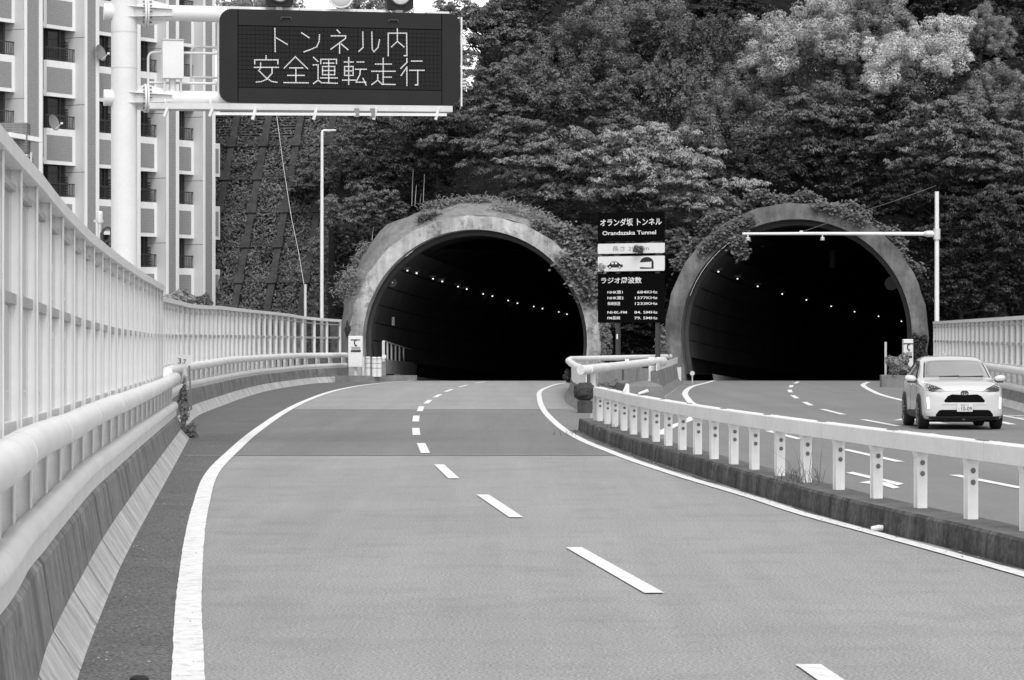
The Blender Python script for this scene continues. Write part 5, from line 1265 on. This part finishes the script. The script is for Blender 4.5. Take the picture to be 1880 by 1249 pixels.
# dark undergrowth covering the slope between the trees
rs = np.random.RandomState(21); n = 40000
x = rs.uniform(-8, 26, n); y = 137.4 + np.abs(rs.rand(n)) * 34; wall = rs.rand(n) < .6
z = np.array([hill_z(a, b) for a, b in zip(x, np.maximum(y, 139.5))]); z = np.maximum(z, 5.9) + rs.rand(n) ** 2 * .9
zw = rs.uniform(.0, 7.2, n); y = np.where(wall, 137.35 + .25 * zw - .5 * rs.rand(n) ** 2, y); z = np.where(wall, zw, z)
keep = np.array([not (w and inside(a, b)) and not (b < 7.5 and (math.hypot(a - CXL - .4, b - CZL) < RL + 1.2 or math.hypot(a - CXR - .5, b - CZR) < RR_ + .95) ) for a, b, w in zip(x, z, wall)])
pos = np.stack([x, y, z], 1)[keep]; nr = np.stack([rs.randn(len(pos)) * .5, -.45 + rs.randn(len(pos)) * .4, .7 + rs.rand(len(pos)) * .5], 1)
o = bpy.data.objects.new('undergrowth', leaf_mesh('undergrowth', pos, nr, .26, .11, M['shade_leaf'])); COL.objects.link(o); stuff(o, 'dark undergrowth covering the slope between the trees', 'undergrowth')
# ferns and long leaves on the crib slope
rs = np.random.RandomState(5); n = 120000
u = rs.uniform(U0, U1, n); v = rs.uniform(V0, V1, n)
den = .5 + .5 * np.sin(u * 1.9 + 2 * np.sin(v * 1.1)) * np.sin(v * 2.3 + u * .7)
k = rs.rand(n) < (.35 + .65 * den) * np.where((v > va + .1) & (u < u1 + pitch * 2.2), .22, 1.0)
fr = (u - u1) / pitch; onrib = np.abs(fr - np.round(fr)) * pitch < .19
k &= ~(onrib & (rs.rand(n) < .80))
u, v = u[k], v[k]; n = len(u)
w_ = rs.rand(n) * .34 + .02
pos = np.array(S0) + np.outer(u, np.array(su)) + np.outer(v, np.array(sv)) + np.outer(w_, np.array(sn))
nr = np.array(sn) * .8 + np.array([0, 0, .7]) + rs.randn(n, 3) * .5; dr = np.array([0, -.5, -.35]) + rs.randn(n, 3) * .7
o = bpy.data.objects.new('slope_plants', leaf_mesh('slope_plants', pos, nr, .23, .06, M['leaf_fern'], dr)); COL.objects.link(o); stuff(o, 'mixed ferns and creepers growing over the crib-framed slope', 'ground cover')

def clump(name, spots, per, L_, W_, m, label, cat, spread=.25, up=.6, kind='stuff', droop=None, seed=1):
    rs = np.random.RandomState(seed); sp = np.array([list(s) for s in spots]); idx = rs.randint(0, len(sp), per)
    pos = sp[idx] + rs.randn(per, 3) * spread * np.array([1, .6, .8]); nr = np.stack([rs.randn(per) * .5, -.5 + rs.randn(per) * .4, up + rs.rand(per) * .5], 1)
    o = bpy.data.objects.new(name, leaf_mesh(name, pos, nr, L_, W_, m, droop)); COL.objects.link(o); tag(o, label, cat); 
    if kind: o['kind'] = kind
    return o
# ivy over the right portal and around both rings
iv = []
for a in np.linspace(28, 150, 70):
    r0 = RR_ + .80 + .25 * math.sin(a * .31) + (.25 if 95 < a < 140 else 0); iv.append(place_right(.9, -r0 * math.cos(math.radians(180 - a)), r0 * math.sin(math.radians(a))))
for a in np.linspace(112, 138, 16): iv.append(place_right(.0, (RR_ + .35) * math.cos(math.radians(a)), (RR_ + .35) * math.sin(math.radians(a))))
for a in np.linspace(60, 80, 10): iv.append(place_right(.0, (RR_ + .62) * math.cos(math.radians(a)), (RR_ + .62) * math.sin(math.radians(a))))
iv += [P(1357 + k * .6, 440 + k * 4, 133.9) for k in range(8)]
clump('ivy', iv, 9000, .17, .13, M['leaf_mid'], 'ivy trailing over the crown and left shoulder of the right portal', 'ivy', .17, seed=3)
iv = []
for a in np.linspace(8, 62, 40): r0 = RL + 1.0 + .3 * math.sin(a * .4); iv.append(place_left(.8, r0 * math.cos(math.radians(a)), r0 * math.sin(math.radians(a))))
for a in np.linspace(20, 42, 12): iv.append(place_left(.0, (RL + .45) * math.cos(math.radians(a)), (RL + .45) * math.sin(math.radians(a))))
clump('ivy', iv, 5500, .2, .13, M['leaf_mid'], 'creepers hanging beside the right shoulder of the pale portal ring', 'ivy', .24, seed=4)
gr = []
for a in np.linspace(52, 84, 40):
    for q in (.3, .6, .9): rr = RL + .62 + q * .70 + .03; gr.append(place_left(.85 + q * 1.7, rr * math.cos(math.radians(a)), rr * math.sin(math.radians(a))))
clump('dry_grass', gr, 7000, .20, .03, M['leaf_grass'], 'pale dry grass and creeper on top of the portal collar', 'grass', .16, seed=6)
gr = [place_left(2.5, (RL + .62 + 1.15 * (.60 + .40 * math.exp(-((a - 135) / 26.0) ** 2)) + .05) * math.cos(math.radians(a)), (RL + .62 + 1.15 * (.60 + .40 * math.exp(-((a - 135) / 26.0) ** 2)) + .05) * math.sin(math.radians(a))) for a in list(np.linspace(84, 112, 30)) + list(np.linspace(140, 152, 8))]
clump('weeds', gr, 2600, .26, .03, M['leaf_grass'], 'thin weeds along the upper edge of the portal collar', 'weeds', .16, seed=7, droop=np.array([0, 0, 1.0]))
w = [place_left(1.2, (RL + 1.0) * math.cos(math.radians(a)), (RL + 1.0) * math.sin(math.radians(a))) for a in (109, 111, 113, 114)]
o = clump('collar_weed', w, 600, .2, .06, M['leaf_mid'], 'dark bushy weed growing on the upper left of the portal collar', 'plant', .17, kind=None, seed=8)
o = clump('collar_bush', [P(640, 520, 133.2), P(636, 535, 133.2), P(650, 512, 133.2)], 1500, .24, .03, M['leaf_light'], 'round grassy bush at the left shoulder of the pale portal', 'bush', .28, kind=None, seed=9, droop=np.array([-.2, -.3, .7]))
# tall dry stems on the collar
for i, (px, y0, y1) in enumerate(((756, 378, 312), (762, 376, 340), (777, 372, 320), (771, 374, 355), (683, 442, 418))):
    mb = MB(); mb.tube([P(px, y0, 135.6), P(px + 1.0, (y0 + y1) / 2, 135.6), P(px + 2.5, y1, 135.5)], [.018, .014, .01], 5)
    o = mb.build('dry_stem', M['leaf_grass']); tag(o, ('tallest dry stem on the collar, at the left', 'thin dry stem beside the tallest one on the collar', 'dry stem with a curved tip, at the right on the collar', 'shortest dry stem between the others on the collar', 'lone dry stem low on the left flank of the collar')[i], 'stem', 'dry stems on the portal collar')
# shrubs and weeds near the road
def bush(px, py, d, rx, rz, n, L_, W_, m, label, seed, name='bush'):
    rs = np.random.RandomState(seed); c = P(px, py, d); u = rs.randn(n, 3); u /= np.linalg.norm(u, axis=1, keepdims=True); rr = (rs.rand(n) ** .33)[:, None] * (1 + .25 * np.sin(4 * np.arctan2(u[:, 2], u[:, 0]) + seed))[:, None]
    pos = np.array(c) + u * rr * np.array([rx, rx * .8, rz]); nr = u + np.array([0, -.3, .6]) + rs.randn(n, 3) * .4
    o = bpy.data.objects.new(name, leaf_mesh(name, pos, nr, L_, W_, m)); COL.objects.link(o); return tag(o, label, 'bush')
bush(333, 548, 105, .52, .30, 1100, .2, .05, M['leaf_light'], 'pale bush behind the near fence bend, below the building', 2)
bush(374, 554, 105, .30, .26, 600, .2, .05, M['leaf_mid'], 'small bush behind the far fence, at the building corner', 3)
bush(1650, 672, 119, .50, .48, 1600, .13, .07, M['leaf_mid'], 'leafy shrub on the concrete block left of the white car', 4)
bush(1688, 640, 128, .35, .65, 1200, .14, .08, M['leaf_dark'], 'dark shrub behind the telephone box of the right tunnel', 5)
bush(1108, 672, 100, .55, .14, 800, .12, .05, M['leaf_light'], 'creeper growing over the looped white rail at the nose', 6)
bush(1042, 690, 99, .14, .20, 300, .10, .05, M['leaf_dark'], 'weeds hanging on the left side of the looped rail', 7)
bush(1135, 706, 100, .55, .13, 800, .16, .02, M['leaf_light'], 'pale grassy weeds in front of the concrete planter', 8)
bush(337, 745, 62.6, .10, .52, 900, .085, .045, M['leaf_mid'], 'creeper filling the gap between the two barriers below the kilometre sign', 9)
bush(349, 795, 61.2, .16, .22, 420, .075, .04, M['leaf_mid'], 'weeds at the foot of the gap between the two barriers', 10)
bush(1172, 457, 126.6, .22, .15, 260, .12, .09, M['leaf_mid'], 'sprig of leaves hanging over the white length board of the sign', 12, 'leaf_sprig')
bush(1104, 491, 126.9, .2, .17, 200, .12, .06, M['leaf_light'], 'leaves overlapping the left edge of the pictogram board', 13, 'leaf_sprig')
bush(638, 605, 133, .12, .35, 260, .12, .07, M['leaf_dark'], 'dark creeper on the last post of the left fence', 14, 'creeper')
bush(1215, 640, 130.5, .28, .9, 1100, .15, .11, M['leaf_mid'], 'ivy climbing the left foot of the right portal ring', 15, 'creeper')
bush(1112, 620, 133.5, .28, 1.0, 1000, .15, .11, M['leaf_mid'], 'ivy climbing the right foot of the pale portal ring', 16, 'creeper')
bush(1255, 710, 124, .35, .10, 260, .1, .06, M['leaf_mid'], 'low weeds at the kerb corner of the right tunnel', 17)
def tuft(px, py, z, n, h, label, seed, sp=.16):
    c = G(px, py, z); rs = random.Random(seed); mb = MB()
    for k in range(n):
        x, y = c.x + rs.gauss(0, sp), c.y + rs.gauss(0, sp * 1.6); lx, ly = rs.gauss(0, .13), rs.gauss(0, .13); hh = h * rs.uniform(.35, 1.1); w_ = .0035
        mb.add([(x - w_, y, z), (x + w_, y, z), (x + lx * .4 + w_ * .8, y + ly * .4, z + hh * .6), (x + lx * .4 - w_ * .8, y + ly * .4, z + hh * .6), (x + lx, y + ly, z + hh)], [(0, 1, 2, 3), (3, 2, 4)])
    o = mb.build('grass_tuft', M['grass_dull'], origin=(c.x, c.y, z)); return tag(o, label, 'grass tuft')
M['grass_dull'] = leaf_mat('dull_grass', .11, .4)
tuft(1462, 886, .265, 45, .26, 'dry grass tuft on the kerb top between two guardrail posts', 1)
tuft(1478, 890, .265, 9, .55, 'few tall grass blades leaning against a guardrail post', 2, .07)
tuft(1110, 790, .24, 40, .20, 'small weeds at the far end of the kerb', 3, .2)
tuft(1075, 800, 0.0, 90, .14, 'weeds in the gutter at the far end of the kerb', 4, .35)
tuft(1850, 1020, .02, 18, .16, 'tiny weed in the kerb face near the right edge', 5, .05)
# ------------------------------------------------------------------ white car coming out of the right tunnel
M['car_paint'] = mat('white_car_paint', .58, .25, spec=.5, coat=.6)
M['car_glass'] = mat('car_glass', .88, .10, spec=1.0, coat=1.0, metallic=.9)  # pale metallic base stands in for the bright sky reflected in the windshield
M['car_glass_side'] = mat('side_glass', .015, .06, spec=.5)
M['car_plastic'] = mat('black_car_plastic', .022, .55)
M['car_grille'] = mat('black_grille', .004, .6, spec=.06)
M['chrome'] = mat('chrome', .35, .2, metallic=.9)
M['lamp_lens'] = mat('headlight_lens', .035, .15, spec=.6, coat=.25)
M['drl'] = mat('lit_daytime_lamp', .9, .4, emit=1.6)
M['tyre'] = mat('tyre_rubber', .016, .75)
M['alloy'] = mat('alloy_rim', .30, .35, metallic=.6)
CARX, CARY = 9.76, 68.24
car = thing('car', 'white compact crossover car with lit daytime lamps coming out of the right tunnel', 'car', (CARX, CARY, 0), math.radians(-0.4))
ST_ = [  # y, zb, w, zmid, wsh, zsh, wt, zt, zc
 (-2.095, .30, .52, .50, .50, .72, .40, .80, .82), (-2.06, .25, .72, .50, .68, .80, .52, .875, .90), (-1.98, .22, .82, .51, .78, .87, .60, .94, .96), (-1.85, .20, .865, .54, .83, .92, .66, .985, 1.005),
 (-1.6, .20, .88, .60, .86, .955, .70, 1.03, 1.05), (-1.25, .20, .885, .62, .87, .98, .72, 1.06, 1.085), (-.98, .20, .88, .62, .865, 1.0, .735, 1.085, 1.11), (-.80, .20, .88, .62, .86, 1.02, .735, 1.15, 1.185),
 (-.35, .20, .878, .62, .86, 1.03, .71, 1.42, 1.455), (-.12, .20, .878, .62, .86, 1.04, .685, 1.515, 1.555), (.3, .20, .878, .62, .86, 1.05, .68, 1.56, 1.60), (.9, .20, .88, .62, .86, 1.07, .665, 1.55, 1.59), (1.35, .20, .885, .64, .86, 1.09, .63, 1.50, 1.54),
 (1.65, .22, .885, .66, .85, 1.10, .55, 1.38, 1.43), (1.88, .26, .87, .68, .82, 1.08, .58, 1.18, 1.21), (2.02, .34, .82, .68, .76, 1.0, .6, 1.07, 1.09), (2.085, .40, .70, .66, .64, .92, .5, .98, 1.0)]
vs, rings = [], []
for (y, zb, w, zm, wsh, zsh, wt, zt, zc) in ST_:
    half = [(0, zb), (w * .55, zb), (w * .93, zb + .02), (w, zb + .14), (w * 1.005, zm), (wsh, zsh), (wt + (wsh - wt) * .12, zt - (zt - zsh) * .12), (wt * .82, zt + (zc - zt) * .45), (wt * .4, zc - .008), (0, zc)]
    ring = [(x, y, z) for x, z in half] + [(-x, y, z) for x, z in reversed(half[1:-1])]
    rings.append(list(range(len(vs), len(vs) + len(ring)))); vs += ring
nr_ = len(rings[0]); fs = []
for a, b in zip(rings[:-1], rings[1:]): fs += [(a[k], a[(k + 1) % nr_], b[(k + 1) % nr_], b[k]) for k in range(nr_)]
fs += [tuple(rings[0]), tuple(reversed(rings[-1]))]
me = bpy.data.meshes.new('body'); me.from_pydata(vs, [], fs)
bm = bmesh.new(); bm.from_mesh(me); bmesh.ops.recalc_face_normals(bm, faces=bm.faces)
cl = bm.edges.layers.float.new('crease_edge')
for e in bm.edges:
    a, b = e.verts[0].index, e.verts[1].index
    if abs(a - b) == nr_:                          # edges running front to back
        k = min(a % nr_, nr_ - a % nr_)
        e[cl] = {5: .62, 6: .35, 7: .45, 3: .4, 2: .4}.get(k, 0.0)
    elif a // nr_ == b // nr_ and a // nr_ in (2,): e[cl] = .35
bm.to_mesh(me); bm.free()
tmp = bpy.data.objects.new('body', me); COL.objects.link(tmp); md = tmp.modifiers.new('s', 'SUBSURF'); md.levels = 3; md.render_levels = 3
bpy.context.view_layer.update(); dg = bpy.context.evaluated_depsgraph_get(); me2 = bpy.data.meshes.new_from_object(tmp.evaluated_get(dg)); bpy.data.objects.remove(tmp)
me2.name = 'body'; me2.materials.clear(); me2.materials.append(M['car_paint']); me2.polygons.foreach_set('use_smooth', [True] * len(me2.polygons))
bvh = BVHTree.FromPolygons([v.co.copy() for v in me2.vertices], [tuple(p.vertices) for p in me2.polygons])
# wheel arches stay closed; dark side panels paint in their shade
for wy in (-1.26, 1.30):
    pass
body = bpy.data.objects.new('body', me2); COL.objects.link(body); body.parent = car
def overlay(name, outline, axis, material, off=.006, parent=None, fine=.05, mirror=False, wrap=None):
    """a panel that follows the body: outline given in the front view (x, z) for axis 'y' or the side view (y, z) for axis 'x' (sign -1 = the -x side)"""
    sides = (1, -1) if mirror else (1,); res = []
    for sg in sides:
        bm = bmesh.new(); f = bm.faces.new([bm.verts.new((a * (sg if axis == 'y' else 1), b, 0)) for a, b in outline]); bmesh.ops.triangulate(bm, faces=bm.faces[:])
        for _ in range(5):
            ed = [e for e in bm.edges if e.calc_length() > fine]
            if not ed: break
            bmesh.ops.subdivide_edges(bm, edges=ed, cuts=1); bmesh.ops.triangulate(bm, faces=bm.faces[:])
        for v in bm.verts:
            a, b = v.co.x, v.co.y
            if axis == 'y': o, d = Vector((a, -5, b)), Vector((0, 1, 0))
            else: o, d = Vector((5 * sg, a, b)), Vector((-sg, 0, 0))
            hit, n, _, _ = bvh.ray_cast(o, d)
            if hit is None:
                hit, n, _, _ = bvh.find_nearest(Vector((a, -2.0, b)) if axis == 'y' else Vector((sg * .9, a, b)))
            v.co = hit - d * off
        geo = bmesh.ops.extrude_face_region(bm, geom=bm.faces[:]); d = Vector((0, 1, 0)) if axis == 'y' else Vector((-sg, 0, 0))
        for v in [g for g in geo['geom'] if isinstance(g, bmesh.types.BMVert)]: v.co += d * (off + .012)
        bmesh.ops.recalc_face_normals(bm, faces=bm.faces[:]); m_ = bpy.data.meshes.new(name); bm.to_mesh(m_); bm.free(); m_.materials.append(material)
        m_.polygons.foreach_set('use_smooth', [True] * len(m_.polygons)); m_.set_sharp_from_angle(angle=math.radians(50))
        o = bpy.data.objects.new(name, m_); COL.objects.link(o); o.parent = parent or car; res.append(o)
    return res
overlay('windshield', [(-.70, 1.12), (-.35, 1.125), (.35, 1.125), (.70, 1.12), (.615, 1.455), (.585, 1.475), (.3, 1.50), (-.3, 1.50), (-.585, 1.475), (-.615, 1.455)], 'y', M['car_glass'], .004)
for sg_ in (1, -1): overlay('pillar_trim', [(sg_ * .705, 1.115), (sg_ * .735, 1.115), (sg_ * .645, 1.46), (sg_ * .62, 1.455)], 'y', M['car_plastic'], .005)
overlay('upper_grille', [(-.44, .635), (-.42, .60), (.42, .60), (.44, .635), (.36, .735), (.27, .775), (.10, .765), (-.10, .765), (-.27, .775), (-.36, .735)], 'y', M['car_grille'], .004)
overlay('lower_grille', [(-.60, .27), (.60, .27), (.62, .33), (.55, .425), (.5, .44), (-.5, .44), (-.55, .425), (-.62, .33)], 'y', M['car_grille'], .004)
overlay('front_skirt', [(-.80, .21), (.80, .21), (.80, .30), (-.80, .30)], 'y', M['car_plastic'], .012)
overlay('headlight', [(.38, .845), (.46, .885), (.60, .94), (.74, .995), (.83, 1.005), (.85, .93), (.82, .86), (.70, .825), (.52, .825)], 'y', M['lamp_lens'], .006, mirror=True)
for o in overlay('lamp_brow', [(.46, .892), (.60, .950), (.74, 1.003), (.825, 1.013), (.83, .985), (.74, .975), (.60, .925)], 'y', M['chrome'], .010, mirror=True): pass
overlay('daytime_lamp', [(.755, .47), (.785, .47), (.80, .70), (.765, .71)], 'y', M['drl'], .010, mirror=True)
overlay('lamp_surround', [(.69, .745), (.80, .75), (.82, .72), (.80, .455), (.77, .43), (.745, .46), (.755, .715)], 'y', M['cream_side'], .004, mirror=True)
overlay('bumper_crease', [(-.50, .585), (.50, .585), (.46, .560), (-.46, .560)], 'y', M['white'], .010)
overlay('hood_gap', [(-.40, .838), (-.12, .852), (.12, .852), (.40, .838), (.40, .846), (.12, .860), (-.12, .860), (-.40, .846)], 'y', M['recess'], .003)
overlay('bumper_gap', [(.52, .62), (.70, .70), (.705, .69), (.53, .61)], 'y', M['cream_side'], .004, mirror=True)
# number plate and emblem
y0 = bvh.ray_cast(Vector((0, -5, .48)), Vector((0, 1, 0)))[0].y - .03
mb = MB(); mb.box((0, y0, .485), (.33, .015, .165)); pl = mb.build('number_plate', M['sign_white'], car, local=True)
t = text_mesh('10-09', .115, 'lettering', M['print_dark'], pl, 'LEFT', .225, .004); t.location = (-.075, y0 - .011, .425)
t = text_mesh('長崎 331', .048, 'lettering', M['print_grey'], pl, 'CENTER', .17, .0); t.location = (.0, y0 - .011, .523)
t = text_mesh('と', .05, 'lettering', M['print_grey'], pl, 'CENTER'); t.location = (-.12, y0 - .011, .44)
ye = bvh.ray_cast(Vector((0, -5, .80)), Vector((0, 1, 0)))[0].y - .012
emb = MB()
def ell(cx_, cz_, a, b, r): emb.tube([(cx_ + a * math.cos(q), ye, cz_ + b * math.sin(q)) for q in np.linspace(0, 2 * math.pi, 22)], r, 6, caps=False)
ell(0, .80, .075, .05, .010); ell(0, .80, .026, .046, .008); ell(0, .822, .055, .020, .008); emb.build('emblem', M['dark_metal'], car, local=True, smooth=SM)
# side windows, arches, sills on both sides
for sg in (1, -1):
    def side(name, outline, m, off=.004):
        global _sg
        bm_o = overlay_side(name, outline, m, off, sg)
def overlay_side(name, outline, material, off, sg, parent=None):
    bm = bmesh.new(); bm.faces.new([bm.verts.new((a, b, 0)) for a, b in outline]); bmesh.ops.triangulate(bm, faces=bm.faces[:])
    for _ in range(5):
        ed = [e for e in bm.edges if e.calc_length() > .07]
        if not ed: break
        bmesh.ops.subdivide_edges(bm, edges=ed, cuts=1); bmesh.ops.triangulate(bm, faces=bm.faces[:])
    for v in bm.verts:
        a, b = v.co.x, v.co.y; hit = bvh.ray_cast(Vector((5 * sg, a, b)), Vector((-sg, 0, 0)))[0] or Vector((sg * .85, a, b)); v.co = hit + Vector((sg * off, 0, 0))
    geo = bmesh.ops.extrude_face_region(bm, geom=bm.faces[:])
    for v in [g for g in geo['geom'] if isinstance(g, bmesh.types.BMVert)]: v.co.x -= sg * (off + .012)
    bmesh.ops.recalc_face_normals(bm, faces=bm.faces[:]); m_ = bpy.data.meshes.new(name); bm.to_mesh(m_); bm.free(); m_.materials.append(material)
    o = bpy.data.objects.new(name, m_); COL.objects.link(o); o.parent = parent or car; return o
for sg in (1, -1):
    overlay_side('side_window', [(-.62, 1.10), (.20, 1.12), (.20, 1.47), (-.02, 1.46), (-.30, 1.36)], M['car_glass_side'], .004, sg)
    overlay_side('side_window', [(.26, 1.12), (1.15, 1.16), (1.42, 1.25), (1.2, 1.40), (.8, 1.47), (.26, 1.48)], M['car_glass_side'], .004, sg)
    for wy in (-1.26, 1.30):
        out = [(wy + .44 * math.cos(a), .34 + .44 * math.sin(a)) for a in np.linspace(-.28, math.pi + .28, 20)]; inn = [(wy + .36 * math.cos(a), .34 + .36 * math.sin(a)) for a in np.linspace(math.pi + .28, -.28, 20)]
        out = [(a, max(b, .215)) for a, b in out]; inn = [(a, max(b, .215)) for a, b in inn]
        overlay_side('arch_trim', out + inn, M['car_plastic'], .016, sg)
        overlay_side('arch_shadow', [(a, max(b, .21)) for a, b in inn], M['car_grille'], .005, sg)
    overlay_side('sill_trim', [(-.80, .215), (.86, .215), (.84, .36), (.4, .40), (-.4, .40), (-.80, .44)], M['car_plastic'], .012, sg)
    overlay_side('door_gap', [(.225, .42), (.235, .42), (.235, 1.1), (.225, 1.1)], M['car_plastic'], .003, sg)
    overlay_side('door_gap', [(-.80, .46), (-.79, .46), (-.70, 1.02), (-.71, 1.02)], M['car_plastic'], .003, sg)
    mb = MB(); mb.bar((sg * .895, -.02, .95), (sg * .895, .16, .955), .03, .035); mb.build('door_handle', M['car_paint'], car, local=True, bevel=.008)
    # mirror
    mb = MB(); n1, n2 = 14, 8; c = Vector((sg * .985, -.62, 1.09)); vv = []
    for j in range(n2 + 1):
        a = math.pi * j / n2
        for k in range(n1):
            an = 2 * math.pi * k / n1; vv.append((c.x + .125 * math.cos(a) * sg, c.y + .075 * math.sin(a) * math.sin(an), c.z + .082 * math.sin(a) ** .6 * math.cos(an) + .01 * math.cos(a)))
    mb.add(vv, [(j * n1 + k, j * n1 + (k + 1) % n1, (j + 1) * n1 + (k + 1) % n1, (j + 1) * n1 + k) for j in range(n2) for k in range(n1)])
    mir = mb.build('mirror', M['car_paint'], car, local=True, smooth=SM)
    mb = MB(); mb.bar((sg * .80, -.62, 1.04), (sg * .93, -.62, 1.045), .07, .045); mb.box((sg * .965, -.625, 1.02), (.17, .11, .035)); mb.build('mirror_foot', M['car_plastic'], mir, local=True, bevel=.01)
    for wy in (-1.26, 1.30):
        R_, cx_ = .338, sg * .785
        mb = MB(); mb.tube([(cx_ - sg * .105, wy, .338), (cx_ - sg * .09, wy, .338), (cx_ + sg * .08, wy, .338), (cx_ + sg * .112, wy, .338), (cx_ + sg * .118, wy, .338)], [.30, R_, R_, .315, .245], 36)
        wh = mb.build('wheel', M['tyre'], car, local=True, smooth=SM)
        mb = MB(); xo = cx_ + sg * .120
        mb.tube([(xo - sg * .002, wy, .338), (xo + sg * .004, wy, .338)], [.248, .240], 32); rimback = mb.build('rim_well', M['car_grille'], wh, local=True)
        mb = MB()
        for k in range(5):
            for da in (-.16, .16):
                a = 2 * math.pi * k / 5 + .3; mb.bar((xo + sg * .012, wy + .03 * math.cos(a), .338 + .03 * math.sin(a)), (xo + sg * .006, wy + .235 * math.cos(a + da), .338 + .235 * math.sin(a + da)), .016, .032, up=(1, 0, 0))
        mb.tube([(xo + sg * .002, wy, .338), (xo + sg * .02, wy, .338)], .045, 14)
        ns_ = 28; vv = []
        for k in range(ns_):
            a = 2 * math.pi * k / ns_; vv += [(xo + sg * .01, wy + .245 * math.cos(a), .338 + .245 * math.sin(a)), (xo + sg * .01, wy + .222 * math.cos(a), .338 + .222 * math.sin(a))]
        mb.add(vv, [(2 * k, 2 * k + 1, (2 * k + 3) % (2 * ns_), (2 * k + 2) % (2 * ns_)) for k in range(ns_)]); mb.build('rim', M['alloy'], wh, local=True)
# wiper, antenna fin, underside
mb = MB()
for a, b in (((-.40, 1.128), (.05, 1.15)), ((.02, 1.125), (.58, 1.145))):
    pts = []
    for k in range(6):
        x, z = a[0] + (b[0] - a[0]) * k / 5, a[1] + (b[1] - a[1]) * k / 5; h = bvh.ray_cast(Vector((x, -5, z)), Vector((0, 1, 0)))[0]; pts.append(h + Vector((0, -.018, .008)))
    mb.tube(pts, .011, 6)
mb.build('wipers', M['car_plastic'], car, local=True)
mb = MB(); mb.prism([Vector((-.012, .95, 1.57)), Vector((-.012, 1.15, 1.57)), Vector((-.012, 1.14, 1.64))], (0, 0, 0), (.024, 0, 0)); mb.build('roof_fin', M['car_paint'], car, local=True)
mb = MB(); mb.box((0, 0, .20), (1.45, 3.6, .06)); mb.build('underbody', M['car_grille'], car, local=True)
